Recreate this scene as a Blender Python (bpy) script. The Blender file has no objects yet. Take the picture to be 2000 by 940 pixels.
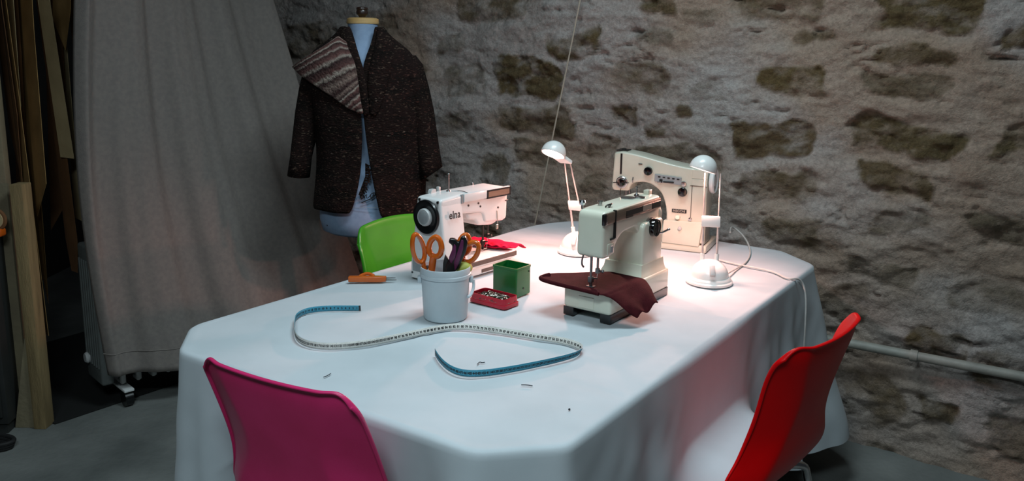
import bpy, bmesh, math, random
import numpy as np
from mathutils import Vector, Matrix, noise as mnoise
random.seed(7); rng = np.random.default_rng(5)
S = bpy.context.scene
COL = S.collection
PI = math.pi

# ------------------------------------------------------------------ camera
CAM_Z = 1.45
FPX, PCY, HOR, ROLL = 1600.0, 400.0, 95.0, math.radians(0.8)
PITCH = math.atan((PCY - HOR) / FPX)
def at(u, v, d):
    """point of the room seen at photo pixel (u, v) at distance d along the floor"""
    x = (u - 1000) / FPX; y = -(v - PCY) / FPX
    xr = x * math.cos(ROLL) - y * math.sin(ROLL); yr = x * math.sin(ROLL) + y * math.cos(ROLL)
    r = Vector((xr, math.cos(PITCH) + yr * math.sin(PITCH), -math.sin(PITCH) + yr * math.cos(PITCH)))
    return r * (d / r.y) + Vector((0, 0, CAM_Z))
def onz(u, v, z):
    p = at(u, v, 1.0) - Vector((0, 0, CAM_Z))
    return p * ((z - CAM_Z) / p.z) + Vector((0, 0, CAM_Z))
cd = bpy.data.cameras.new('camera'); cam = bpy.data.objects.new('camera', cd); COL.objects.link(cam)
cd.sensor_width = 36.0; cd.lens = FPX / 2000 * 36; cd.shift_y = -(470 - PCY) / 2000; cd.clip_start = 0.05
cam.matrix_world = Matrix.Translation((0, 0, CAM_Z)) @ Matrix.Rotation(PI / 2 - PITCH, 4, 'X') @ Matrix.Rotation(ROLL, 4, 'Z')
S.camera = cam

# ------------------------------------------------------------------ materials
def lin(h):
    if isinstance(h, str):
        c = [int(h[i:i + 2], 16) / 255 for i in (0, 2, 4)]
    else:
        c = h
    return tuple(((x / 12.92) if x <= .04045 else ((x + .055) / 1.055) ** 2.4) for x in c) + (1,)
def mat(name, col, rough=.5, metal=0, col2=None, scale=30, stretch=(1, 1, 1), bump=0, bscale=None, coat=0, spec=None, sheen=0, detail=4, lo=.35, hi=.65, trans=0, sss=0):
    m = bpy.data.materials.new(name); m.use_nodes = True
    nt = m.node_tree; b = nt.nodes['Principled BSDF']
    b.inputs['Roughness'].default_value = rough; b.inputs['Metallic'].default_value = metal
    b.inputs['Base Color'].default_value = lin(col)
    if coat: b.inputs['Coat Weight'].default_value = coat; b.inputs['Coat Roughness'].default_value = .12
    if spec is not None: b.inputs['Specular IOR Level'].default_value = spec
    if sheen: b.inputs['Sheen Weight'].default_value = sheen
    if sss:
        b.inputs['Subsurface Weight'].default_value = sss; b.inputs['Subsurface Radius'].default_value = (.02, .02, .02)
    tc = nt.nodes.new('ShaderNodeTexCoord'); mp = nt.nodes.new('ShaderNodeMapping'); mp.inputs['Scale'].default_value = stretch
    nt.links.new(tc.outputs['Object'], mp.inputs['Vector'])
    if col2 is None:
        c0 = [int(col[i:i + 2], 16) / 255 for i in (0, 2, 4)]
        col2 = [min(1, x * .93) for x in c0]
    n = nt.nodes.new('ShaderNodeTexNoise'); n.inputs['Scale'].default_value = scale; n.inputs['Detail'].default_value = detail
    nt.links.new(mp.outputs[0], n.inputs['Vector'])
    r = nt.nodes.new('ShaderNodeValToRGB'); r.color_ramp.elements[0].position = lo; r.color_ramp.elements[1].position = hi
    r.color_ramp.elements[0].color = lin(col); r.color_ramp.elements[1].color = lin(col2)
    nt.links.new(n.outputs['Fac'], r.inputs['Fac']); nt.links.new(r.outputs['Color'], b.inputs['Base Color'])
    if bump:
        n2 = nt.nodes.new('ShaderNodeTexNoise'); n2.inputs['Scale'].default_value = bscale or scale * 4; n2.inputs['Detail'].default_value = 5
        nt.links.new(mp.outputs[0], n2.inputs['Vector'])
        bp = nt.nodes.new('ShaderNodeBump'); bp.inputs['Strength'].default_value = bump; bp.inputs['Distance'].default_value = .01
        nt.links.new(n2.outputs['Fac'], bp.inputs['Height']); nt.links.new(bp.outputs['Normal'], b.inputs['Normal'])
    return m
M = dict(
    cloth=mat('white_cotton', 'b9c2c7', .9, col2='b0babf', scale=6, bump=.05, bscale=700, sheen=.1),
    hem=mat('hem_thread', 'a9b0b4', .9),
    pink=mat('pink_plastic', 'c22a64', .38, col2='b8255b', scale=9, bump=.04, bscale=400, spec=.4),
    red=mat('red_plastic', 'd0060b', .36, col2='c6050a', scale=9, bump=.03, bscale=400, spec=.12),
    green=mat('green_plastic', '38881f', .28, col2='327d1b', scale=9, bump=.02, bscale=400, coat=.3),
    chrome=mat('chrome_steel', 'c9cacb', .22, 1.0, scale=40),
    rod=mat('lamp_rod_steel', 'd6ccc8', .42, .45, scale=40),
    radi=mat('radiator_enamel', '6f7472', .5, scale=30),
    steel=mat('dull_steel', '8d8f90', .38, 1.0, scale=60),
    darksteel=mat('dark_steel', '4a4745', .4, .9, scale=60),
    rubber=mat('black_rubber', '1b1b1c', .75, scale=60),
    black=mat('black_plastic', '101113', .3, scale=60, coat=.2),
    dial=mat('gloss_black', '07080a', .12, scale=60, coat=.6),
    cream=mat('cream_enamel', 'd9dccb', .32, col2='d3d5c3', scale=12, coat=.5),
    ivory=mat('ivory_enamel', 'c4c4b5', .35, col2='bcbcac', scale=12, coat=.4),
    white=mat('white_enamel', 'dcdedd', .35, col2='d6d8d7', scale=12, coat=.3),
    lampw=mat('white_lamp_plastic', 'dde0de', .33, col2='d8dbd9', scale=20, coat=.3),
    grey=mat('grey_plastic', '8e9496', .45, scale=40),
    ltgrey=mat('light_grey_plastic', 'b3b8b8', .45, scale=40),
    brown=mat('brown_trim', '5b4a42', .5, col2='4f403a', scale=40),
    bronze=mat('bronze_panel', '8a7868', .38, .55, col2='7d6b5c', scale=30, stretch=(1, 30, 30)),
    silver=mat('silver_panel', 'bdb6a9', .35, .6, scale=40),
    burgundy=mat('burgundy_cloth', '3f1218', .85, spec=.1, col2='340d12', scale=50, bump=.25, bscale=500),
    crimson=mat('crimson_cloth', 'c8143c', .85, spec=.1, col2='b81036', scale=40, bump=.25, bscale=450),
    pail=mat('white_pail_plastic', 'bfcbd0', .42, col2='b6c3c9', scale=14, bump=.03, bscale=200, sss=.1),
    orange=mat('orange_plastic', 'c8611a', .28, col2='bd5814', scale=30, coat=.4),
    violet=mat('violet_plastic', '5e1f49', .35, scale=30, coat=.2),
    lime=mat('yellow_green_rubber', 'b7bb55', .55, scale=30),
    gbox=mat('bottle_green_plastic', '06662a', .38, col2='055c25', scale=20, coat=.15),
    rbox=mat('crimson_plastic', 'b5122f', .36, col2='aa0f2a', scale=20, coat=.15),
    tblue=mat('tape_blue', '3f93ad', .5, scale=40),
    twhite=mat('tape_white', 'd3d3cd', .5, scale=40),
    ink=mat('black_ink', '15161a', .6, scale=40),
    cable=mat('white_cable', 'c9c8c4', .5, scale=40),
    cord=mat('pale_cord', 'b4aa9a', .8, scale=200),
    linen=mat('grey_linen', '847d77', .95, col2='7b7470', scale=60, bump=.2, bscale=500),
    dummy=mat('dress_form_jersey', '8ea4c0', .9, col2='869cb9', scale=60, bump=.1, bscale=500),
    wood=mat('pale_wood', 'c9a873', .5, col2='b8945c', scale=10, stretch=(1, 1, 8)),
    dwood=mat('dark_wood', '2b1a14', .4, scale=30, coat=.2),
    post=mat('raw_post_wood', '96815a', .8, col2='7d6b49', scale=9, stretch=(6, 6, .6), bump=.3, bscale=60),
    plank=mat('grey_beige_board', '8e8468', .85, col2='776c58', scale=5, bump=.2, bscale=60),
    card=mat('tan_pattern_card', 'b08a55', .85, col2='987545', scale=8, bump=.08, bscale=80),
    card2=mat('brown_pattern_card', '75502f', .85, col2='634326', scale=8, bump=.08, bscale=80),
    card3=mat('cream_pattern_paper', 'c9b489', .85, col2='b5a078', scale=8, bump=.08, bscale=80),
    cab=mat('charcoal_cabinet', '2e302f', .6, col2='272928', scale=8),
    floor_shade=mat('black_floor_shade', '0d0e0d', .9, scale=60, bump=.3, bscale=300),  # near-black colour standing for shade on the floor under the hanging sheet
    conc=mat('concrete_floor', '7a7d7a', .8, col2='565a58', scale=3.1, bump=.3, bscale=40, detail=10, lo=.3, hi=.7),
    dark=mat('dark_plaster', '2a2724', .95, col2='1f1d1b', scale=4, bump=.3, bscale=30),
    pipe=mat('painted_pipe', '8f8f87', .55, col2='7f7f78', scale=20, bump=.1, bscale=90),
    tabletop=mat('table_wood', '8b6b48', .5, col2='7a5c3c', scale=6, stretch=(8, 1, 1)),
    thread=mat('dark_thread', '23262b', .9, scale=80),
    clear=mat('pin_steel', 'a7a49a', .25, 1.0, col2='77736a', scale=60),
)
def bulb_mat():
    m = bpy.data.materials.new('lit_bulb'); m.use_nodes = True
    nt = m.node_tree; nt.nodes.clear()
    o = nt.nodes.new('ShaderNodeOutputMaterial'); e = nt.nodes.new('ShaderNodeEmission')
    e.inputs['Color'].default_value = (1, .84, .76, 1); e.inputs['Strength'].default_value = 9
    nt.links.new(e.outputs[0], o.inputs[0]); return m
M['bulb'] = bulb_mat()

# ------------------------------------------------------------------ mesh helpers
class MB:
    def __init__(s): s.bm = bmesh.new()
    def add(s, b2, mi=0, mtx=None):
        if mtx is not None: b2.transform(mtx)
        for f in b2.faces: f.material_index = mi
        me = bpy.data.meshes.new('t'); b2.to_mesh(me); b2.free()
        s.bm.from_mesh(me); bpy.data.meshes.remove(me); return s
    def raw(s, vs, fs, mi=0, mtx=None):
        b = bmesh.new(); vv = [b.verts.new(v) for v in vs]
        for f in fs:
            try: b.faces.new([vv[i] for i in f])
            except ValueError: pass
        return s.add(b, mi, mtx)
    def box(s, x0, x1, y0, y1, z0, z1, bev=0, seg=2, mi=0, mtx=None):
        b = bmesh.new(); bmesh.ops.create_cube(b, size=1)
        for v in b.verts:
            v.co = Vector(((x0 + x1) / 2 + v.co.x * (x1 - x0), (y0 + y1) / 2 + v.co.y * (y1 - y0), (z0 + z1) / 2 + v.co.z * (z1 - z0)))
        if bev: bmesh.ops.bevel(b, geom=list(b.edges), offset=bev, segments=seg, affect='EDGES', profile=.5, clamp_overlap=True)
        return s.add(b, mi, mtx)
    def prism(s, pts, lo, hi, plane='xz', bev=0, seg=3, mi=0, mtx=None):
        b = bmesh.new()
        def mk(a, c, t): return {'xz': (a, t, c), 'yz': (t, a, c), 'xy': (a, c, t)}[plane]
        v0 = [b.verts.new(mk(p[0], p[1], lo)) for p in pts]; v1 = [b.verts.new(mk(p[0], p[1], hi)) for p in pts]
        f0 = b.faces.new(v0); f1 = b.faces.new(v1[::-1]); n = len(pts)
        for i in range(n): b.faces.new([v0[(i + 1) % n], v0[i], v1[i], v1[(i + 1) % n]])
        bmesh.ops.recalc_face_normals(b, faces=list(b.faces))
        if bev: bmesh.ops.bevel(b, geom=list(f0.edges) + list(f1.edges), offset=bev, segments=seg, affect='EDGES', profile=.5, clamp_overlap=True)
        return s.add(b, mi, mtx)
    def loft(s, rings, closed=True, caps=True, mi=0, mtx=None):
        vs = [tuple(p) for r in rings for p in r]; n = len(rings[0]); fs = []
        for i in range(len(rings) - 1):
            for j in range(n if closed else n - 1):
                k = (j + 1) % n
                fs.append((i * n + j, i * n + k, (i + 1) * n + k, (i + 1) * n + j))
        if caps and closed: fs.append(tuple(range(n))[::-1]); fs.append(tuple(range((len(rings) - 1) * n, len(rings) * n)))
        b = bmesh.new(); vv = [b.verts.new(v) for v in vs]
        for f in fs: b.faces.new([vv[i] for i in f])
        if closed: bmesh.ops.recalc_face_normals(b, faces=list(b.faces))
        return s.add(b, mi, mtx)
    def lathe(s, prof, n=40, mi=0, mtx=None, caps=True):
        return s.loft([[(r * math.cos(2 * PI * k / n), r * math.sin(2 * PI * k / n), z) for k in range(n)] for r, z in prof], True, caps, mi, mtx)
    def tube(s, pts, r, n=10, mi=0, mtx=None, smooth=0, closed=False):
        pts = [Vector(p) for p in pts]
        for _ in range(smooth): pts = chaikin(pts, closed)
        m = len(pts); rings = []; up = None
        for i, p in enumerate(pts):
            if closed: t = (pts[(i + 1) % m] - pts[i - 1])
            else: t = (pts[min(i + 1, m - 1)] - pts[max(i - 1, 0)])
            t.normalize()
            if up is None: up = t.orthogonal().normalized()
            a = (up - t * up.dot(t)).normalized(); up = a; c = t.cross(a)
            rr = r(i / (m - 1)) if callable(r) else r
            rings.append([p + (a * math.cos(2 * PI * k / n) + c * math.sin(2 * PI * k / n)) * rr for k in range(n)])
        if closed: rings.append(rings[0])
        return s.loft(rings, True, not closed, mi, mtx)
    def sphere(s, c, r, mi=0, sc=(1, 1, 1), u=20, v=12, mtx=None):
        b = bmesh.new(); bmesh.ops.create_uvsphere(b, u_segments=u, v_segments=v, radius=r)
        b.transform(Matrix.Translation(c) @ Matrix.Diagonal((*sc, 1))); return s.add(b, mi, mtx)
    def grid(s, P, mi=0, mtx=None):  # P[i][j] points
        return s.loft(P, False, False, mi, mtx)
def chaikin(p, closed=False):
    o = [] if closed else [p[0]]
    for i in range(len(p) if closed else len(p) - 1):
        a, b = p[i], p[(i + 1) % len(p)]
        o += [a.lerp(b, .25), a.lerp(b, .75)]
    if not closed: o.append(p[-1])
    return o
def fillet(pts, rs, n=5):
    out = []; m = len(pts)
    for i in range(m):
        p = Vector(pts[i]); a = Vector(pts[i - 1]); b = Vector(pts[(i + 1) % m])
        r = rs[i] if isinstance(rs, (list, tuple)) else rs
        if r <= 0: out.append(tuple(p)); continue
        r = min(r, (a - p).length * .48, (b - p).length * .48)
        p0 = p + (a - p).normalized() * r; p1 = p + (b - p).normalized() * r
        for k in range(n + 1):
            t = k / n; out.append(tuple(p0 * (1 - t) ** 2 + p * 2 * t * (1 - t) + p1 * t * t))
    return out
def ell(cx, cy, a, b, n=24): return [(cx + a * math.cos(2 * PI * k / n), cy + b * math.sin(2 * PI * k / n)) for k in range(n)]
def obj(name, mb, m, parent=None, smooth=35, label=None, **mods):
    me = bpy.data.meshes.new(name); mb.bm.to_mesh(me); mb.bm.free()
    for x in (m if isinstance(m, (list, tuple)) else [m]): me.materials.append(x)
    if smooth:
        me.polygons.foreach_set('use_smooth', [True] * len(me.polygons)); me.set_sharp_from_angle(angle=math.radians(smooth))
    o = bpy.data.objects.new(name, me); COL.objects.link(o)
    if parent is not None: o.parent = parent
    if label: o['label'] = label
    if mods.get('solid'):
        md = o.modifiers.new('solid', 'SOLIDIFY'); md.thickness = mods['solid']; md.offset = mods.get('offset', 0)
    if mods.get('sub'):
        md = o.modifiers.new('sub', 'SUBSURF'); md.levels = mods['sub']; md.render_levels = mods['sub']
    return o
def tag(o, label, cat, group=None, kind=None):
    o['label'] = label; o['category'] = cat
    if group: o['group'] = group
    if kind: o['kind'] = kind
    return o
def thing(name, label, cat, loc=(0, 0, 0), deg=0, group=None):
    o = bpy.data.objects.new(name, None); COL.objects.link(o); o.empty_display_size = .05
    o.location = loc; o.rotation_euler = (0, 0, math.radians(deg)); return tag(o, label, cat, group)
def struct(name, mb, m, smooth=35):
    o = obj(name, mb, m, None, smooth); o['kind'] = 'structure'; return o
def ry(d): return Matrix.Rotation(math.radians(d), 4, 'Y')
def rx(d): return Matrix.Rotation(math.radians(d), 4, 'X')
def rz(d): return Matrix.Rotation(math.radians(d), 4, 'Z')
def tr(*p): return Matrix.Translation(p)
def text2d(txt, size, bold=0):
    cu = bpy.data.curves.new('txt', 'FONT'); cu.body = txt; cu.size = size; cu.offset = bold; cu.resolution_u = 2
    cu.align_x = 'CENTER'; cu.align_y = 'CENTER'
    o = bpy.data.objects.new('txt', cu); COL.objects.link(o)
    dg = bpy.context.evaluated_depsgraph_get(); me = o.evaluated_get(dg).to_mesh()
    vs = [tuple(v.co) for v in me.vertices]; fs = [tuple(p.vertices) for p in me.polygons]
    bpy.data.objects.remove(o); bpy.data.curves.remove(cu)
    return vs, fs
def smooth01(x): x = np.clip(x, 0, 1); return x * x * (3 - 2 * x)
class VN:  # value noise on a lattice
    def __init__(s, seed): s.t = np.random.default_rng(seed).random((256, 256))
    def __call__(s, x, y):
        xi = np.floor(x).astype(int); yi = np.floor(y).astype(int); fx = x - xi; fy = y - yi
        fx = fx * fx * (3 - 2 * fx); fy = fy * fy * (3 - 2 * fy); t = s.t
        g = lambda a, b: t[a & 255, b & 255]
        return (g(xi, yi) * (1 - fx) + g(xi + 1, yi) * fx) * (1 - fy) + (g(xi, yi + 1) * (1 - fx) + g(xi + 1, yi + 1) * fx) * fy
def fbm(x, y, seed, octv=5, gain=.5):
    o = np.zeros_like(x); a = 1; tot = 0
    for k in range(octv):
        o += a * (VN(seed + k)(x * 2 ** k + 17.3 * k, y * 2 ** k + 9.1 * k) - .5); tot += a; a *= gain
    return o / tot * 2

# ------------------------------------------------------------------ room: floor, stone wall, dark side wall, pipe
mb = MB(); mb.box(-5, 4, -1.5, 7.5, -.1, 0); struct('floor', mb, M['conc'], 0)

WN = Vector((math.sin(math.radians(33)), math.cos(math.radians(33)), 0)); WD = Vector((math.cos(math.radians(33)), -math.sin(math.radians(33)), 0))
WOFF = 3.14
def wall_px(u, v):
    r = at(u, v, 1.0) - Vector((0, 0, CAM_Z)); p = r * (WOFF / r.dot(WN)); return p.dot(WD), p.z + CAM_Z
def stone_wall():
    s0, s1, z0, z1 = -3.9, 1.3, 0.0, 2.75; st = .0075
    ns, nz = int((s1 - s0) / st), int((z1 - z0) / st)
    ss = np.linspace(s0, s1, ns); zz = np.linspace(z0, z1, nz)
    X, Z = np.meshgrid(ss, zz, indexing='ij')
    wx = fbm(X * 4, Z * 5, 11, 5, .6) * .085; wz = fbm(X * 4 + 31, Z * 5 + 7, 23, 5, .6) * .07
    hgt = fbm(X * 1.8, Z * 2.6, 41, 3) * .045 + fbm(X * 6, Z * 11, 51, 5, .58) * .026 + np.abs(fbm(X * 9, Z * 22, 61, 4)) * .014
    mask = np.zeros_like(X); cid = np.zeros_like(X); prot = np.zeros_like(X)
    # traced stones: photo box, colour 0 grey-brown .. 1 ochre-olive, strength of showing through the mortar
    T = [(962, 108, 1112, 192, .7, 1), (1058, 52, 1186, 106, .85, .8), (1185, 118, 1302, 188, .45, .55), (1482, 126, 1625, 186, .95, .85), (1682, 132, 1882, 200, .35, .6),
         (1680, -30, 1932, 58, .8, 1), (1400, -30, 1640, 50, .55, .7), (1712, 86, 1880, 122, .45, .75), (1640, 232, 1900, 312, .75, 1), (1402, 226, 1602, 306, .45, 1),
         (1180, 198, 1242, 236, .4, .8), (1312, 194, 1348, 224, .4, .8), (1248, 228, 1302, 270, .35, .8), (880, -20, 1042, 44, .3, .7), (1238, -20, 1332, 42, .6, .7),
         (968, 196, 1122, 258, .35, .7), (1938, 246, 2080, 312, .7, 1), (1955, 46, 2080, 96, .4, .8), (1640, 318, 1862, 388, .5, .9), (1230, 58, 1322, 96, .2, .5),
         (1560, 58, 1640, 86, .5, .5), (1780, 640, 1905, 706, .7, .7), (1780, 775, 1885, 830, .3, .8), (1690, 405, 1815, 455, .3, .5), (1880, 415, 2060, 485, .2, .7),
         (1008, 268, 1082, 322, .3, .6), (856, 118, 955, 186, .15, .6), (845, 215, 925, 285, .15, .5), (1130, 262, 1200, 300, .3, .7), (1210, 285, 1400, 325, .2, .7),
         (1420, 330, 1610, 395, .4, .6), (1500, 420, 1620, 480, .6, .5), (1640, 500, 1800, 560, .2, .5), (1840, 540, 1990, 620, .2, .5), (1640, 720, 1760, 830, .45, .5),
         (1900, 690, 2040, 760, .3, .6), (1910, 820, 2060, 900, .2, .6), (540, 40, 660, 120, .2, .6), (920, 300, 1000, 380, .25, .5), (1120, 330, 1180, 390, .3, .5), (1330, 20, 1400, 60, .3, .4),
         (1680, 840, 1760, 920, .25, .5), (840, 60, 920, 105, .2, .5), (1345, 150, 1440, 190, .15, .35), (1600, 560, 1700, 640, .35, .5)]
    stones = []
    for u0, v0, u1, v1, c, k in T:
        a = wall_px(u0, v0); b = wall_px(u1, v1); a2 = wall_px(u0, v1); b2 = wall_px(u1, v0)
        stones.append(((a[0] + b[0]) / 2, (a[1] + b[1] + a2[1] + b2[1]) / 4, abs(b[0] - a[0]) / 2, abs(a[1] - a2[1] + b2[1] - b[1]) / 4, c, k))
    r = random.Random(3)
    for row in range(11):   # courses left of the traced part and under the table
        x = s0
        while x < s1:
            w = r.uniform(.22, .5); h = r.uniform(.09, .16); zc = .1 + row * .24 + r.uniform(-.04, .04); xc = x + w / 2
            if not any(abs(xc - q[0]) < w / 2 + q[2] and abs(zc - q[1]) < h * .6 + q[3] for q in stones) and r.random() < .7:
                stones.append((xc, zc, w / 2 * .8, h / 2, r.uniform(.1, .7), r.uniform(.35, .8)))
            x += w + .05
    for k, (cx, cz, hx, hz, c, stg) in enumerate(stones):
        dx = (np.abs(X + wx - cx) - hx * .86) ; dz = (np.abs(Z + wz - cz) - hz * .84)
        rr = min(hx, hz) * .55
        d = np.hypot(np.maximum(dx + rr, 0), np.maximum(dz + rr, 0)) + np.minimum(np.maximum(dx + rr, dz + rr), 0) - rr
        m = smooth01(.5 - d / .022) * stg
        sel = m > mask
        cid = np.where(sel, c, cid); mask = np.maximum(mask, m)
        lower = np.exp(-((Z + wz - (cz - hz)) / .018) ** 2) * smooth01(.5 - dx / .05)
        prot += stg * (smooth01(.5 - d / .03) * (-.010) - lower * .012)
    rough = fbm(X * 14, Z * 18, 71, 5)
    hgt = hgt + prot + mask * rough * .03
    mask = np.clip(mask * (1.05 + 1.5 * fbm(X * 13, Z * 20, 81, 5, .6)) - .06, 0, 1)
    # chips and pits
    pits = np.clip(fbm(X * 7, Z * 17, 91, 5, .6) - .36, 0, 1); hgt -= pits * .085
    P = np.array(WD)[None, None, :] * X[..., None] + np.array(WN)[None, None, :] * (WOFF - hgt)[..., None] + np.array([0, 0, 1.])[None, None, :] * Z[..., None]
    vs = P.reshape(-1, 3)
    i, j = np.meshgrid(np.arange(ns - 1), np.arange(nz - 1), indexing='ij'); a = (i * nz + j).ravel()
    fs = np.stack([a, a + nz, a + nz + 1, a + 1], 1)
    me = bpy.data.meshes.new('wall_back'); me.from_pydata(vs.tolist(), [], fs.tolist())
    at_ = me.color_attributes.new('stone', 'FLOAT_COLOR', 'POINT')
    cc = np.stack([mask.ravel(), cid.ravel(), np.clip(.5 + fbm(X * 1.7, Z * 2.2, 101, 4).ravel() * .9, 0, 1), np.ones(mask.size)], 1)
    at_.data.foreach_set('color', cc.astype(np.float32).ravel())
    me.polygons.foreach_set('use_smooth', [True] * len(me.polygons))
    m = bpy.data.materials.new('rubble_stone_wall'); m.use_nodes = True; nt = m.node_tree; L = nt.links; b = nt.nodes['Principled BSDF']
    b.inputs['Roughness'].default_value = .95; b.inputs['Specular IOR Level'].default_value = .2
    N = lambda t: nt.nodes.new(t)
    av = N('ShaderNodeAttribute'); av.attribute_name = 'stone'; sep = N('ShaderNodeSeparateColor'); L.new(av.outputs['Color'], sep.inputs[0])
    tc = N('ShaderNodeTexCoord')
    def nz_(scale, det=6, r=.6):
        n = N('ShaderNodeTexNoise'); n.inputs['Scale'].default_value = scale; n.inputs['Detail'].default_value = det; n.inputs['Roughness'].default_value = r
        L.new(tc.outputs['Object'], n.inputs['Vector']); return n.outputs['Fac']
    def ramp(fac, stops):
        q = N('ShaderNodeValToRGB'); e = q.color_ramp.elements
        while len(e) < len(stops): e.new(.5)
        for k, (p, c) in enumerate(stops): e[k].position = p; e[k].color = lin(c)
        L.new(fac, q.inputs['Fac']); return q.outputs['Color']
    def mix(f, a, c, mode='MIX'):
        q = N('ShaderNodeMix'); q.data_type = 'RGBA'; q.blend_type = mode
        if isinstance(f, (int, float)): q.inputs[0].default_value = f
        else: L.new(f, q.inputs[0])
        L.new(a, q.inputs[6]); L.new(c, q.inputs[7]); return q.outputs[2]
    mort = ramp(nz_(7), [(.3, 'a2968f'), (.5, 'c1b3ac'), (.7, 'c9c1bd')])
    mort2 = ramp(nz_(3.1), [(.35, 'ab9b91'), (.65, 'c2bdb9')])
    mort = mix(.5, mort, mort2)
    warm = ramp(sep.outputs[2], [(.35, 'bdb8b4'), (.7, 'a98a69')]); mort = mix(.5, mort, warm)
    st = ramp(sep.outputs[1], [(.1, '857d74'), (.45, '7b644b'), (.7, '6b5a3c'), (1, '7d673c')])
    st2 = ramp(nz_(26, 8, .7), [(.3, '5a503f'), (.5, '877759'), (.72, 'a8987f')])
    st = mix(.45, st, st2)
    base = mix(sep.outputs[0], mort, st)
    grain = ramp(nz_(70, 8, .75), [(.3, 'a8a8a8'), (.7, 'ffffff')])
    base = mix(.8, base, grain, 'MULTIPLY')
    L.new(base, b.inputs['Base Color'])
    bp = N('ShaderNodeBump'); bp.inputs['Strength'].default_value = .9; bp.inputs['Distance'].default_value = .022
    ad = N('ShaderNodeMath'); ad.operation = 'ADD'; mu = N('ShaderNodeMath'); mu.operation = 'MULTIPLY_ADD'; mu.inputs[1].default_value = .9; mu.inputs[2].default_value = .45
    L.new(sep.outputs[0], mu.inputs[0]); m3 = N('ShaderNodeMath'); m3.operation = 'MULTIPLY'; L.new(nz_(48, 10, .72), m3.inputs[0]); L.new(mu.outputs[0], m3.inputs[1])
    L.new(m3.outputs[0], ad.inputs[0]); m4 = N('ShaderNodeMath'); m4.operation = 'MULTIPLY'; m4.inputs[1].default_value = .9; L.new(nz_(17, 8, .7), m4.inputs[0]); L.new(m4.outputs[0], ad.inputs[1])
    L.new(ad.outputs[0], bp.inputs['Height']); L.new(bp.outputs[0], b.inputs['Normal'])
    me.materials.append(m)
    o = bpy.data.objects.new('wall_back', me); COL.objects.link(o); o['kind'] = 'structure'
stone_wall()
mb = MB(); mb.box(-3.0, -2.9, -1.5, 5.6, 0, 2.75); struct('wall_left', mb, M['dark'], 0)

def wl(s, z, off=0): return WD * s + WN * (WOFF - off) + Vector((0, 0, z))
t = tag(bpy.data.objects.new('wall_pipe', None), 'grey painted pipe running along the stone wall behind the red chair', 'pipe'); COL.objects.link(t)
t.location = wl(.4, .40, .05)
loc = lambda p: Vector(p) - t.location
mb = MB(); mb.tube([loc(wl(-.75, .40, .05)), loc(wl(1.28, .40, .05))], .017, 16); obj('pipe_run', mb, M['pipe'], t)
for s in (-.3, .62):
    mb = MB(); mb.tube([loc(wl(s - .012, .40, .05)), loc(wl(s + .012, .40, .05))], .021, 16); p = loc(wl(s, .40, .03))
    mb.tube([p, p + WN * .06], .006, 8); obj('clip', mb, M['pipe'], t)
def wpt(u, v, off):
    r = at(u, v, 1.0) - Vector((0, 0, CAM_Z)); return r * ((WOFF - off) / r.dot(WN)) + Vector((0, 0, CAM_Z))
mb = MB(); mb.tube([wpt(1148, -70, .08), wpt(1133, 0, .08), wpt(1112, 108, .075), wpt(1090, 215, .075), wpt(1068, 325, .07), wpt(1045, 437, .07), wpt(1030, 505, .07)], .0032, 8, smooth=2)
tag(obj('hanging_cord', mb, M['cord']), 'thin pale cord hanging slantwise down the stone wall behind left lamp', 'cord')

# ------------------------------------------------------------------ table and cloth
TZ = .75
OCT = [(-.802, 1.978), (-.763, 1.808), (-.059, 1.343), (.102, 1.371), (1.014, 2.672), (.967, 2.861), (.279, 3.35), (.11, 3.255), (.011, 3.128)]
cen = Vector((.105, 2.34))
t = thing('work_table', 'long table hidden beneath the white cloth', 'table', (cen.x, cen.y, 0))
ins = [((x - cen.x) * .985, (y - cen.y) * .985) for x, y in OCT]
mb = MB(); mb.prism(ins, .715, TZ - .006, 'xy', .003); obj('table_top', mb, M['tabletop'], t)
for k in (0, 2, 4, 6):
    x, y = ins[k]; mb = MB(); mb.tube([(x * .8, y * .8, 0), (x * .8, y * .8, .716)], .022, 14); obj('leg', mb, M['darksteel'], t)

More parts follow.
